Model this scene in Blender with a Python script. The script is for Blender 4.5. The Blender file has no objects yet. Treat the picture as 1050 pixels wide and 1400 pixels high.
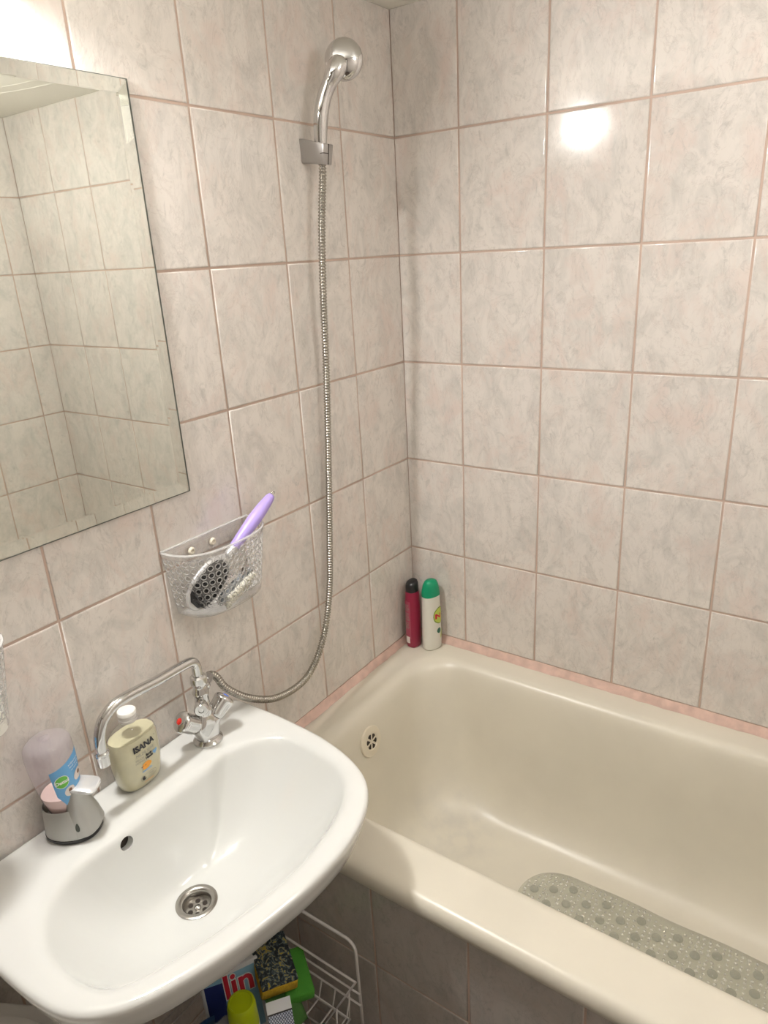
import bpy, bmesh, math, random
from mathutils import Vector, Matrix
random.seed(7)
R = math.radians
PI = math.pi
UP = Vector((0, 0, 1))
sc = bpy.context.scene
COL = sc.collection
ZO = 1.93                      # floor to the first whole grout line below the ceiling row

# ------------------------------------------------------------------ camera
CAM_F = 972.5309
CAM_C = (1.00844, -1.52215, -0.24111)
CAM_ROWS = ((0.8213023, 0.5681304, -0.0518684), (0.1561056, -0.311253, -0.937418), (-0.5487199, 0.7618067, -0.3443212))      # right, down, forward
cd = bpy.data.cameras.new('camera')
cam = bpy.data.objects.new('camera', cd)
COL.objects.link(cam)
cd.sensor_fit = 'HORIZONTAL'
cd.sensor_width = 36.0
cd.lens = CAM_F / 1050.0 * 36.0
cd.clip_start = 0.02
cr, cdn, cf = CAM_ROWS
cam.matrix_world = Matrix(((cr[0], -cdn[0], -cf[0], CAM_C[0]),
                           (cr[1], -cdn[1], -cf[1], CAM_C[1]),
                           (cr[2], -cdn[2], -cf[2], CAM_C[2] + ZO),
                           (0, 0, 0, 1)))
sc.camera = cam

# ------------------------------------------------------------------ world, exposure
w = bpy.data.worlds.new('world')
sc.world = w
w.use_nodes = True
w.node_tree.nodes['Background'].inputs[0].default_value = (1.0, 0.95, 0.88, 1)
w.node_tree.nodes['Background'].inputs[1].default_value = 0.05
sc.view_settings.view_transform = 'Standard'
sc.view_settings.look = 'None'
sc.view_settings.gamma = 1
sc.view_settings.use_curve_mapping = False
sc.view_settings.exposure = 0.23
sc.cycles.max_bounces = 14
sc.cycles.diffuse_bounces = 6
sc.cycles.glossy_bounces = 6
sc.cycles.transparent_max_bounces = 24
sc.cycles.sample_clamp_indirect = 6.0
LAMP_STRENGTH = 300.0          # opal tube over the mirror (its builder is below)
LAMP_COLOR = (1.0, 0.971, 0.94)
CEILING_FILL_STRENGTH = 16.0   # fill globe added on the ceiling, out of frame


# ------------------------------------------------------------------ materials
def nodes(name):
    m = bpy.data.materials.new(name)
    m.use_nodes = True
    nt = m.node_tree
    return m, nt, nt.nodes['Principled BSDF']


def mat(name, col, rough=0.5, metal=0.0, coat=0.0, bump=0.0, bscale=200.0, var=0.0, vscale=20.0, spec=0.5):
    m, nt, b = nodes(name)
    b.inputs['Base Color'].default_value = (*col, 1)
    b.inputs['Roughness'].default_value = rough
    b.inputs['Metallic'].default_value = metal
    b.inputs['Coat Weight'].default_value = coat
    b.inputs['Coat Roughness'].default_value = 0.05
    b.inputs['Specular IOR Level'].default_value = spec
    if bump or var:
        tc = nt.nodes.new('ShaderNodeTexCoord')
    if bump:
        n = nt.nodes.new('ShaderNodeTexNoise')
        n.inputs['Scale'].default_value = bscale
        bp = nt.nodes.new('ShaderNodeBump')
        bp.inputs['Strength'].default_value = bump
        bp.inputs['Distance'].default_value = 0.001
        nt.links.new(tc.outputs['Object'], n.inputs['Vector'])
        nt.links.new(n.outputs['Fac'], bp.inputs['Height'])
        nt.links.new(bp.outputs['Normal'], b.inputs['Normal'])
    if var:
        n = nt.nodes.new('ShaderNodeTexNoise')
        n.inputs['Scale'].default_value = vscale
        n.inputs['Detail'].default_value = 4
        r = nt.nodes.new('ShaderNodeValToRGB')
        r.color_ramp.elements[0].position = 0.35
        r.color_ramp.elements[1].position = 0.65
        r.color_ramp.elements[0].color = (*[c * (1 - var) for c in col], 1)
        r.color_ramp.elements[1].color = (*[min(1, c * (1 + var * .5)) for c in col], 1)
        nt.links.new(tc.outputs['Object'], n.inputs['Vector'])
        nt.links.new(n.outputs['Fac'], r.inputs['Fac'])
        nt.links.new(r.outputs['Color'], b.inputs['Base Color'])
    return m


def tile_mat(name, base, gray, pink):
    """glazed stone-look tile: every tile object shows its own cut of the print"""
    m, nt, b = nodes(name)
    L = nt.links.new
    tc = nt.nodes.new('ShaderNodeTexCoord')
    oi = nt.nodes.new('ShaderNodeObjectInfo')
    mul = nt.nodes.new('ShaderNodeVectorMath'); mul.operation = 'SCALE'
    mul.inputs[0].default_value = (13.1, 37.7, 71.3)
    L(oi.outputs['Random'], mul.inputs['Scale'])
    add = nt.nodes.new('ShaderNodeVectorMath'); add.operation = 'ADD'
    L(tc.outputs['Object'], add.inputs[0]); L(mul.outputs[0], add.inputs[1])
    mp = nt.nodes.new('ShaderNodeMapping')
    mp.inputs['Rotation'].default_value = (0.5, 0.55, 0.0)
    mp.inputs['Scale'].default_value = (1.0, 1.0, 0.62)
    L(add.outputs[0], mp.inputs['Vector'])

    def noise(scale, detail, rough, dist=0.0):
        n = nt.nodes.new('ShaderNodeTexNoise')
        n.inputs['Scale'].default_value = scale
        n.inputs['Detail'].default_value = detail
        n.inputs['Roughness'].default_value = rough
        n.inputs['Distortion'].default_value = dist
        L(mp.outputs[0], n.inputs['Vector'])
        return n

    def ramp(src, p0, p1, c0, c1):
        r = nt.nodes.new('ShaderNodeValToRGB')
        r.color_ramp.elements[0].position = p0
        r.color_ramp.elements[1].position = p1
        r.color_ramp.elements[0].color = (*c0, 1)
        r.color_ramp.elements[1].color = (*c1, 1)
        L(src, r.inputs['Fac'])
        return r

    def mix(a, bb, f):
        x = nt.nodes.new('ShaderNodeMix'); x.data_type = 'RGBA'
        L(f, x.inputs['Factor']); L(a, x.inputs['A']); L(bb, x.inputs['B'])
        return x.outputs['Result']

    def rgb(c):
        x = nt.nodes.new('ShaderNodeRGB'); x.outputs[0].default_value = (*c, 1)
        return x.outputs[0]
    k = lambda v: (v, v, v)
    n1 = noise(19, 7, 0.72, 0.9)
    n2 = noise(13, 5, 0.66, 0.6)
    n3 = noise(42, 8, 0.76, 1.4)
    c = mix(rgb(base), rgb(gray), ramp(n1.outputs['Fac'], 0.44, 0.66, k(0), k(0.9)).outputs['Color'])
    c = mix(c, rgb(pink), ramp(n2.outputs['Fac'], 0.50, 0.68, k(0), k(0.8)).outputs['Color'])
    c = mix(c, rgb([q * 0.84 for q in gray]), ramp(n3.outputs['Fac'], 0.54, 0.68, k(0), k(0.7)).outputs['Color'])
    # thin dark veins: the zero crossing of a warped noise
    v = noise(15, 6, 0.62, 2.0)
    sb = nt.nodes.new('ShaderNodeMath'); sb.operation = 'SUBTRACT'; sb.inputs[1].default_value = 0.5
    L(v.outputs['Fac'], sb.inputs[0])
    ab = nt.nodes.new('ShaderNodeMath'); ab.operation = 'ABSOLUTE'; L(sb.outputs[0], ab.inputs[0])
    vr = ramp(ab.outputs[0], 0.0, 0.016, k(0.26), k(0))
    c = mix(c, rgb([q * 0.62 for q in pink]), vr.outputs['Color'])
    L(c, b.inputs['Base Color'])
    b.inputs['Roughness'].default_value = 0.11
    b.inputs['Specular IOR Level'].default_value = 0.5
    bn = noise(14, 2, 0.5)
    bp = nt.nodes.new('ShaderNodeBump')
    bp.inputs['Strength'].default_value = 0.25
    bp.inputs['Distance'].default_value = 0.0015
    L(bn.outputs['Fac'], bp.inputs['Height']); L(bp.outputs['Normal'], b.inputs['Normal'])
    return m


def clear_mat(name, tint, haze=0.06, rough=0.05, body=(0.9, 0.9, 0.92)):
    """thin clear plastic: transparent, a little milky, fresnel gloss"""
    m = bpy.data.materials.new(name); m.use_nodes = True
    nt = m.node_tree; L = nt.links.new
    nt.nodes.remove(nt.nodes['Principled BSDF'])
    out = nt.nodes['Material Output']
    tr = nt.nodes.new('ShaderNodeBsdfTransparent'); tr.inputs[0].default_value = (*tint, 1)
    df = nt.nodes.new('ShaderNodeBsdfDiffuse'); df.inputs[0].default_value = (*body, 1)
    gl = nt.nodes.new('ShaderNodeBsdfGlossy'); gl.inputs['Roughness'].default_value = rough
    fr = nt.nodes.new('ShaderNodeFresnel'); fr.inputs['IOR'].default_value = 1.5
    ge = nt.nodes.new('ShaderNodeNewGeometry')
    io = nt.nodes.new('ShaderNodeMapRange')          # both sides of the sheet reflect alike
    io.inputs['To Min'].default_value = 1.5; io.inputs['To Max'].default_value = 1 / 1.5
    L(ge.outputs['Backfacing'], io.inputs['Value']); L(io.outputs['Result'], fr.inputs['IOR'])
    m1 = nt.nodes.new('ShaderNodeMixShader'); m1.inputs[0].default_value = haze
    L(tr.outputs[0], m1.inputs[1]); L(df.outputs[0], m1.inputs[2])
    m2 = nt.nodes.new('ShaderNodeMixShader')
    L(fr.outputs[0], m2.inputs[0]); L(m1.outputs[0], m2.inputs[1]); L(gl.outputs[0], m2.inputs[2])
    L(m2.outputs[0], out.inputs['Surface'])
    return m


M = {}
M['tile'] = tile_mat('wall_tile', (0.72, 0.675, 0.63), (0.575, 0.55, 0.515), (0.69, 0.59, 0.54))
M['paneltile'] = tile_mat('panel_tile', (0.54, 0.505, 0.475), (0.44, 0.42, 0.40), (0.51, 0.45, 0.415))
M['grout'] = mat('pink_grout', (0.54, 0.41, 0.34), 0.8, bump=0.3, bscale=300, var=0.12, vscale=9)
M['ceiling'] = mat('ceiling_paint', (0.84, 0.82, 0.75), 0.55)
M['plaster'] = mat('wall_paint', (0.22, 0.19, 0.16), 0.7)
M['floor'] = tile_mat('floor_tile', (0.13, 0.10, 0.08), (0.11, 0.09, 0.07), (0.13, 0.095, 0.075))
M['caulk'] = mat('pink_caulk', (0.66, 0.47, 0.40), 0.6, bump=0.5, bscale=120, var=0.14, vscale=40)
M['ceramic'] = mat('white_ceramic', (0.70, 0.71, 0.69), 0.10, coat=0.5)
M['enamel'] = mat('cream_enamel', (0.70, 0.66, 0.56), 0.34, coat=0.12, var=0.05, vscale=5)
M['enamel'].node_tree.nodes['Principled BSDF'].inputs['Coat Roughness'].default_value = 0.22
def worn(m, centre, radius, col, amount):
    """a grey worn patch in the enamel, at a place of its own"""
    nt = m.node_tree; L = nt.links.new
    b = nt.nodes['Principled BSDF']
    src = b.inputs['Base Color'].links[0].from_socket
    tc = nt.nodes.new('ShaderNodeTexCoord')
    dv_ = nt.nodes.new('ShaderNodeVectorMath'); dv_.operation = 'DISTANCE'; dv_.inputs[1].default_value = centre
    L(tc.outputs['Object'], dv_.inputs[0])
    mr = nt.nodes.new('ShaderNodeMapRange'); mr.inputs['From Min'].default_value = radius; mr.inputs['From Max'].default_value = radius * 0.3
    L(dv_.outputs['Value'], mr.inputs['Value'])
    n = nt.nodes.new('ShaderNodeTexNoise'); n.inputs['Scale'].default_value = 22; n.inputs['Detail'].default_value = 6
    L(tc.outputs['Object'], n.inputs['Vector'])
    r = nt.nodes.new('ShaderNodeValToRGB'); r.color_ramp.elements[0].position = 0.40; r.color_ramp.elements[1].position = 0.66
    L(n.outputs['Fac'], r.inputs['Fac'])
    mu = nt.nodes.new('ShaderNodeMath'); mu.operation = 'MULTIPLY'; L(mr.outputs[0], mu.inputs[0]); L(r.outputs['Color'], mu.inputs[1])
    mu2 = nt.nodes.new('ShaderNodeMath'); mu2.operation = 'MULTIPLY'; mu2.inputs[1].default_value = amount; L(mu.outputs[0], mu2.inputs[0])
    x = nt.nodes.new('ShaderNodeMix'); x.data_type = 'RGBA'
    L(mu2.outputs[0], x.inputs['Factor']); L(src, x.inputs['A']); x.inputs['B'].default_value = (*col, 1)
    L(x.outputs['Result'], b.inputs['Base Color'])


# local to the bath body, whose origin is the middle of its foot
worn(M['enamel'], (-0.54, 0.12, 0.25), 0.16, (0.52, 0.505, 0.47), 0.42)
M['ivory'] = mat('ivory_plastic', (0.74, 0.68, 0.55), 0.35)
M['chrome'] = mat('chrome', (0.66, 0.66, 0.655), 0.06, 1.0)
M['satin'] = mat('satin_chrome', (0.46, 0.45, 0.44), 0.30, 1.0)
M['hose'] = mat('hose_metal', (0.40, 0.38, 0.34), 0.22, 1.0)
M['steel'] = mat('steel', (0.42, 0.40, 0.37), 0.25, 1.0)
M['dark'] = mat('dark_gap', (0.03, 0.022, 0.016), 0.8)
M['black'] = mat('black_plastic', (0.012, 0.012, 0.013), 0.35)
M['silverplastic'] = mat('silver_plastic', (0.44, 0.44, 0.42), 0.33, 0.55, bump=0.1, bscale=900)
M['whiteplastic'] = mat('white_plastic', (0.80, 0.79, 0.74), 0.35)
M['greyplastic'] = mat('grey_plastic', (0.62, 0.60, 0.57), 0.4)
M['bright'] = mat('bright_silver', (0.78, 0.79, 0.80), 0.22, 0.5)
M['red'] = mat('red_dot', (0.75, 0.03, 0.02), 0.35)
M['bluedot'] = mat('blue_dot', (0.03, 0.12, 0.6), 0.35)
M['soap'] = mat('cream_soap', (0.60, 0.57, 0.38), 0.35, var=0.08, vscale=30)
M['pinksoap'] = mat('pink_soap', (0.86, 0.66, 0.60), 0.35)
M['clear'] = clear_mat('clear_plastic', (0.99, 0.99, 0.99), 0.04)
M['basket'] = clear_mat('basket_plastic', (0.995, 0.995, 0.995), 0.055, body=(0.92, 0.92, 0.92))
M['basketlip'] = clear_mat('basket_lip_plastic', (0.97, 0.97, 0.97), 0.30, body=(0.90, 0.90, 0.88))
M['smoky'] = clear_mat('refill_plastic', (0.93, 0.91, 0.93), 0.16, body=(0.80, 0.75, 0.78))
M['mat'] = clear_mat('mat_vinyl', (0.95, 0.955, 0.94), 0.16, 0.14, body=(0.66, 0.66, 0.58))
M['matbump'] = clear_mat('mat_cup_vinyl', (0.86, 0.875, 0.86), 0.22, 0.07, body=(0.50, 0.51, 0.47))
M['nub'] = clear_mat('mat_nub_vinyl', (1.0, 1.0, 0.99), 0.32, 0.10, body=(0.92, 0.91, 0.85))
M['inkblack'] = mat('ink_black', (0.02, 0.02, 0.025), 0.5)
M['inkgrey'] = mat('ink_grey', (0.27, 0.27, 0.24), 0.5)
M['orange'] = mat('ink_orange', (0.85, 0.36, 0.04), 0.5)
M['inkblue'] = mat('ink_blue', (0.20, 0.42, 0.72), 0.5)
M['skyblue'] = mat('label_blue', (0.12, 0.36, 0.66), 0.4)
M['logogreen'] = mat('logo_green', (0.12, 0.46, 0.05), 0.45)
M['inkwhite'] = mat('ink_white', (0.85, 0.85, 0.85), 0.45)
M['inkred'] = mat('ink_red', (0.60, 0.02, 0.05), 0.45)
M['skin'] = mat('print_skin', (0.72, 0.66, 0.62), 0.5)
M['brown'] = mat('print_brown', (0.18, 0.08, 0.04), 0.5)
M['crimson'] = mat('crimson_bottle', (0.26, 0.012, 0.045), 0.3)
M['crimsonlabel'] = mat('crimson_label', (0.36, 0.06, 0.10), 0.45)
M['shampoo'] = mat('white_bottle', (0.72, 0.71, 0.64), 0.28)
M['greencap'] = mat('green_cap', (0.0, 0.27, 0.13), 0.28)
M['lime'] = mat('lime_oval', (0.50, 0.62, 0.10), 0.4)
M['limeedge'] = mat('olive_outline', (0.20, 0.30, 0.05), 0.4)
M['darkgreen'] = mat('dark_green_print', (0.02, 0.13, 0.08), 0.4)
M['purple'] = mat('purple_handle', (0.42, 0.32, 0.74), 0.35)
M['brushmetal'] = mat('brush_silver', (0.62, 0.62, 0.62), 0.3, 0.6)
M['bristle'] = mat('black_bristle', (0.02, 0.02, 0.022), 0.5)
M['greyblue'] = mat('slate_plastic', (0.16, 0.18, 0.20), 0.35)
M['bristlewhite'] = mat('white_bristle', (0.82, 0.80, 0.70), 0.6)
M['wire'] = mat('white_wire', (0.72, 0.69, 0.66), 0.35)
M['sponge'] = mat('yellow_sponge', (0.55, 0.36, 0.025), 0.9, bump=1.0, bscale=350, var=0.15, vscale=120)
M['greensponge'] = mat('green_sponge', (0.07, 0.30, 0.03), 0.9, bump=1.0, bscale=350)
M['greencloth'] = mat('green_cloth', (0.07, 0.19, 0.04), 0.9, bump=0.6, bscale=500)
M['limecap'] = mat('lime_cap', (0.40, 0.50, 0.0), 0.4)
M['boxwhite'] = mat('box_card', (0.72, 0.74, 0.76), 0.5)
M['navy'] = mat('navy_print', (0.012, 0.025, 0.16), 0.45)
M['boxsky'] = mat('box_sky', (0.26, 0.50, 0.66), 0.5)
M['bag'] = clear_mat('bag_film', (0.75, 0.78, 0.82), 0.35, 0.2, body=(0.6, 0.62, 0.65))
M['canbody'] = mat('can_white', (0.66, 0.68, 0.60), 0.35)
M['mirrorback'] = mat('mirror_silver', (0.86, 0.875, 0.84), 0.0, 1.0)


def scour_mat():
    m, nt, b = nodes('scouring_print')
    tc = nt.nodes.new('ShaderNodeTexCoord')
    v = nt.nodes.new('ShaderNodeTexNoise'); v.inputs['Scale'].default_value = 70; v.inputs['Distortion'].default_value = 2.5
    r = nt.nodes.new('ShaderNodeValToRGB')
    e = r.color_ramp.elements
    e[0].position = 0.36; e[0].color = (0.008, 0.012, 0.015, 1)
    e[1].position = 0.66; e[1].color = (0.40, 0.30, 0.03, 1)
    q = e.new(0.50); q.color = (0.03, 0.045, 0.05, 1)
    q = e.new(0.56); q.color = (0.14, 0.18, 0.18, 1)
    nt.links.new(tc.outputs['Object'], v.inputs['Vector']); nt.links.new(v.outputs['Fac'], r.inputs['Fac'])
    nt.links.new(r.outputs['Color'], b.inputs['Base Color'])
    b.inputs['Roughness'].default_value = 0.85
    return m


def check_mat():
    m, nt, b = nodes('checked_weave')
    tc = nt.nodes.new('ShaderNodeTexCoord')
    v = nt.nodes.new('ShaderNodeTexBrick')
    v.offset = 0.0
    v.inputs['Scale'].default_value = 1.0
    v.inputs['Brick Width'].default_value = 0.0035
    v.inputs['Row Height'].default_value = 0.0035
    v.inputs['Mortar Size'].default_value = 0.0005
    v.inputs['Color1'].default_value = (0.62, 0.66, 0.75, 1)
    v.inputs['Color2'].default_value = (0.50, 0.55, 0.66, 1)
    v.inputs['Mortar'].default_value = (0.03, 0.04, 0.10, 1)
    nt.links.new(tc.outputs['Object'], v.inputs['Vector'])
    nt.links.new(v.outputs['Color'], b.inputs['Base Color'])
    b.inputs['Roughness'].default_value = 0.7
    return m


M['scour'] = scour_mat()
M['check'] = check_mat()


def glass_mat():
    m, nt, b = nodes('mirror_glass')
    b.inputs['Base Color'].default_value = (0.985, 0.995, 0.98, 1)
    b.inputs['Roughness'].default_value = 0.0
    b.inputs['IOR'].default_value = 1.5
    b.inputs['Transmission Weight'].default_value = 1.0
    return m


M['glass'] = glass_mat()


def emit_mat(name, col, s):
    m = bpy.data.materials.new(name); m.use_nodes = True
    nt = m.node_tree
    b = nt.nodes['Principled BSDF']
    b.inputs['Base Color'].default_value = (0.9, 0.9, 0.9, 1)
    b.inputs['Emission Color'].default_value = (*col, 1)
    b.inputs['Emission Strength'].default_value = s
    return m


# ------------------------------------------------------------------ mesh helpers
def zr(z):
    return z + ZO


def empty(name, loc, label=None, cat=None, group=None):
    o = bpy.data.objects.new(name, None)
    o.empty_display_size = 0.02
    o.location = loc
    COL.objects.link(o)
    if label: tag(o, label, cat, group)
    return o


def tag(o, label, cat=None, group=None, kind=None):
    if label: o['label'] = label
    if cat: o['category'] = cat
    if group: o['group'] = group
    if kind: o['kind'] = kind
    return o


def wloc(o):
    v = Vector((0, 0, 0))
    while o is not None:
        v = v + o.location
        o = o.parent
    return v


def mk(name, vf, m, parent=None, smooth=True, org=None, autosmooth=None):
    """vf in world coordinates -> one mesh object (child of parent when given)"""
    v, f = vf
    base = wloc(parent) if parent is not None else Vector((0, 0, 0))
    o_loc = Vector(org) if org is not None else base
    me = bpy.data.meshes.new(name)
    me.from_pydata([tuple(Vector(p) - o_loc) for p in v], [], f)
    me.validate()
    bm = bmesh.new(); bm.from_mesh(me)
    bmesh.ops.recalc_face_normals(bm, faces=bm.faces)
    bm.to_mesh(me); bm.free()
    if smooth:
        for p in me.polygons: p.use_smooth = True
        if autosmooth:
            me.set_sharp_from_angle(angle=R(autosmooth))
    me.materials.append(m)
    o = bpy.data.objects.new(name, me)
    COL.objects.link(o)
    if parent is not None:
        o.parent = parent
    o.location = o_loc - base
    return o


def join(*vfs):
    V, F = [], []
    for v, f in vfs:
        n = len(V)
        V += [tuple(p) for p in v]
        F += [tuple(i + n for i in q) for q in f]
    return V, F


def box(a, b):
    x0, y0, z0 = a; x1, y1, z1 = b
    v = [(x0, y0, z0), (x1, y0, z0), (x1, y1, z0), (x0, y1, z0), (x0, y0, z1), (x1, y0, z1), (x1, y1, z1), (x0, y1, z1)]
    f = [(0, 3, 2, 1), (4, 5, 6, 7), (0, 1, 5, 4), (1, 2, 6, 5), (2, 3, 7, 6), (3, 0, 4, 7)]
    return v, f


def bevel(vf, w, seg=2):
    bm = bmesh.new()
    vs = [bm.verts.new(p) for p in vf[0]]
    for q in vf[1]: bm.faces.new([vs[i] for i in q])
    bmesh.ops.bevel(bm, geom=bm.edges[:], offset=w, segments=seg, profile=0.5, affect='EDGES')
    bm.verts.index_update()
    out = [tuple(v.co) for v in bm.verts], [tuple(v.index for v in f.verts) for f in bm.faces]
    bm.free()
    return out


def xf(vf, mtx):
    return [tuple(mtx @ Vector(p)) for p in vf[0]], vf[1]


def loft(rings, cap0=True, cap1=True, closed=True):
    V, F = [], []
    n = len(rings[0])
    for r in rings: V += [tuple(p) for p in r]
    for i in range(len(rings) - 1):
        for j in range(n if closed else n - 1):
            k = (j + 1) % n
            F.append((i * n + j, i * n + k, (i + 1) * n + k, (i + 1) * n + j))
    if cap0: F.append(tuple(range(n - 1, -1, -1)))
    if cap1: F.append(tuple((len(rings) - 1) * n + j for j in range(n)))
    return V, F


def frame(axis, hint=(0, 0, 1)):
    a = Vector(axis).normalized()
    h = Vector(hint)
    if abs(a.dot(h)) > 0.98: h = Vector((1, 0, 0))
    u = h.cross(a).normalized()
    v = a.cross(u)
    return u, v, a


def lathe(prof, org, axis=(0, 0, 1), n=28, cap0=True, cap1=True, hint=(0, 0, 1)):
    """prof: (radius, along)"""
    u, v, a = frame(axis, hint)
    o = Vector(org)
    rings = [[o + a * h + (u * math.cos(2 * PI * j / n) + v * math.sin(2 * PI * j / n)) * max(r, 1e-5) for j in range(n)] for r, h in prof]
    return loft(rings, cap0, cap1)


def spline(pts, per=8):
    """Catmull-Rom through points (any dimension tuples)"""
    P = [Vector(p) for p in pts]
    P = [2 * P[0] - P[1]] + P + [2 * P[-1] - P[-2]]
    out = []
    for i in range(1, len(P) - 2):
        for k in range(per):
            t = k / per
            a, b, c, d = P[i - 1], P[i], P[i + 1], P[i + 2]
            out.append(0.5 * ((2 * b) + (c - a) * t + (2 * a - 5 * b + 4 * c - d) * t * t + (3 * b - a - 3 * c + d) * t ** 3))
    out.append(P[-2])
    return out


def sweep(path, rad, n=12, cap=True, squash=None):
    """tube along path; rad a number or one per point"""
    P = [Vector(p) for p in path]
    if not hasattr(rad, '__len__'): rad = [rad] * len(P)
    rings = []
    prev = None
    for i, p in enumerate(P):
        t = (P[min(i + 1, len(P) - 1)] - P[max(i - 1, 0)]).normalized()
        if prev is None:
            u, v, _ = frame(t)
        else:
            u = (prev - t * prev.dot(t)).normalized()
            v = t.cross(u)
        prev = u
        rings.append([p + (u * math.cos(2 * PI * j / n) + v * math.sin(2 * PI * j / n)) * rad[i] for j in range(n)])
    return loft(rings, cap, cap)


def rrect(cx, cy, hx, hy, r, z, nc=8, ns=0):
    r = min(r, hx - 1e-4, hy - 1e-4)
    pts = []
    for (sx, sy, a0) in ((1, 1, 0), (-1, 1, 90), (-1, -1, 180), (1, -1, 270)):
        for k in range(nc + 1):
            a = R(a0 + 90 * k / nc)
            pts.append((cx + sx * (hx - r) + r * math.cos(a), cy + sy * (hy - r) + r * math.sin(a), z))
    return pts


def sell(a, b, n_exp, N=40):
    """superellipse outline"""
    out = []
    for j in range(N):
        t = 2 * PI * j / N
        c, s = math.cos(t), math.sin(t)
        out.append((a * math.copysign(abs(c) ** (2 / n_exp), c), b * math.copysign(abs(s) ** (2 / n_exp), s)))
    return out


def text_vf(s, size, mapper, bold=0.0, align='CENTER', xs=1.0):
    """flat lettering, every vertex carried onto a surface by mapper(u, v)"""
    cu = bpy.data.curves.new('lettering', 'FONT')
    cu.body = s; cu.size = size; cu.align_x = align; cu.align_y = 'CENTER'
    cu.offset = bold
    cu.resolution_u = 3
    o = bpy.data.objects.new('lettering', cu)
    COL.objects.link(o)
    dg = bpy.context.evaluated_depsgraph_get()
    me = bpy.data.meshes.new_from_object(o.evaluated_get(dg))
    v = [mapper(p.co.x * xs, p.co.y) for p in me.vertices]
    f = [tuple(p.vertices) for p in me.polygons]
    bpy.data.objects.remove(o); bpy.data.curves.remove(cu); bpy.data.meshes.remove(me)
    return v, f


def blob_vf(outline, mapper):
    """filled flat shape (outline list of (u,v)) fanned from its middle and laid on a surface"""
    cu = sum(p[0] for p in outline) / len(outline); cv = sum(p[1] for p in outline) / len(outline)
    V = [mapper(cu, cv)]; F = []
    n = len(outline)
    for s in (0.5, 1.0):
        V += [mapper(cu + (u - cu) * s, cv + (v - cv) * s) for u, v in outline]
    for j in range(n):
        k = (j + 1) % n
        F.append((0, 1 + j, 1 + k))
        F.append((1 + j, 1 + n + j, 1 + n + k, 1 + k))
    return V, F


def ell(cu, cv, a, b, n=24, rot=0):
    c, s = math.cos(rot), math.sin(rot)
    return [(cu + a * math.cos(t) * c - b * math.sin(t) * s, cv + a * math.cos(t) * s + b * math.sin(t) * c) for t in [2 * PI * j / n for j in range(n)]]


def boolean(o, cutters):
    """cut solids out of mesh object o"""
    cs = []
    for vf in cutters:
        c = mk('cutter', vf, M['dark'])
        md = o.modifiers.new('cut', 'BOOLEAN'); md.operation = 'DIFFERENCE'; md.object = c; md.solver = 'EXACT'
        cs.append(c)
    dg = bpy.context.evaluated_depsgraph_get(); dg.update()
    me = bpy.data.meshes.new_from_object(o.evaluated_get(dg))
    o.modifiers.clear()
    old = o.data; o.data = me; bpy.data.meshes.remove(old)
    for c in cs:
        me2 = c.data; bpy.data.objects.remove(c); bpy.data.meshes.remove(me2)


# ------------------------------------------------------------------ room shell
X1 = 1.601          # length of the bath recess
YB = -2.10          # wall behind the camera
TP, TH = 0.203, 0.25401
GAP = 0.0042
CEIL = zr(0.250)

fl = mk('floor', box((-0.1, YB - 0.1, -0.1), (X1 + 0.1, 0.1, -0.0015)), M['grout'], smooth=False); fl['kind'] = 'structure'
ce = mk('ceiling', box((-0.1, YB - 0.1, CEIL), (X1 + 0.1, 0.1, CEIL + 0.1)), M['ceiling'], smooth=False); ce['kind'] = 'structure'
DEP = 0.0018        # joints lie this far behind the tile faces
wl = mk('wall_left', box((-0.1, YB, 0), (-DEP, 0.1, CEIL)), M['grout'], smooth=False); wl['kind'] = 'structure'
wb = mk('wall_back', box((-DEP, DEP, 0), (X1 + DEP, 0.1, CEIL)), M['grout'], smooth=False); wb['kind'] = 'structure'
wr = mk('wall_right', box((X1 + DEP, YB, 0), (X1 + 0.1, 0.1, CEIL)), M['grout'], smooth=False); wr['kind'] = 'structure'
wf = mk('wall_front', box((-0.1, YB - 0.1, 0), (X1 + 0.1, YB, CEIL)), M['plaster'], smooth=False); wf['kind'] = 'structure'

tile_cache = {}


def tile_mesh(wd, ht, axis, m=None):
    key = (round(wd, 4), round(ht, 4), axis, m)
    if key in tile_cache: return tile_cache[key]
    steps = [(0.0, -DEP - 0.001), (0.0, -0.0014), (0.0006, -0.0006), (0.0016, -0.00015), (0.0028, 0.0)]
    rings = []
    for ins, d in steps:
        hx, hz = wd / 2 - ins, ht / 2 - ins
        q = [(-hx, -hz), (hx, -hz), (hx, hz), (-hx, hz)]
        if axis == 'x+': rings.append([(d, a, b) for a, b in q])
        elif axis == 'x-': rings.append([(-d, a, b) for a, b in q])
        elif axis == 'y-': rings.append([(a, -d, b) for a, b in q])
        else: rings.append([(a, b, d) for a, b in q])
    v, f = loft(rings, False, True)
    me = bpy.data.meshes.new('tile')
    me.from_pydata(v, [], f)
    bm = bmesh.new(); bm.from_mesh(me)
    bmesh.ops.recalc_face_normals(bm, faces=bm.faces)
    # make sure the glazed face looks into the room
    top = max(bm.faces, key=lambda q: q.calc_area())
    want = {'x+': Vector((1, 0, 0)), 'x-': Vector((-1, 0, 0)), 'y-': Vector((0, -1, 0)), 'z': Vector((0, 0, 1))}[axis]
    if top.normal.dot(want) < 0: bmesh.ops.reverse_faces(bm, faces=bm.faces)
    bm.to_mesh(me); bm.free()
    for p in me.polygons: p.use_smooth = len(p.vertices) == 4 and p.area < 0.003
    me.materials.append(M[m] if m else M['tile'] if axis != 'z' else M['floor'])
    tile_cache[key] = me
    return me


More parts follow.
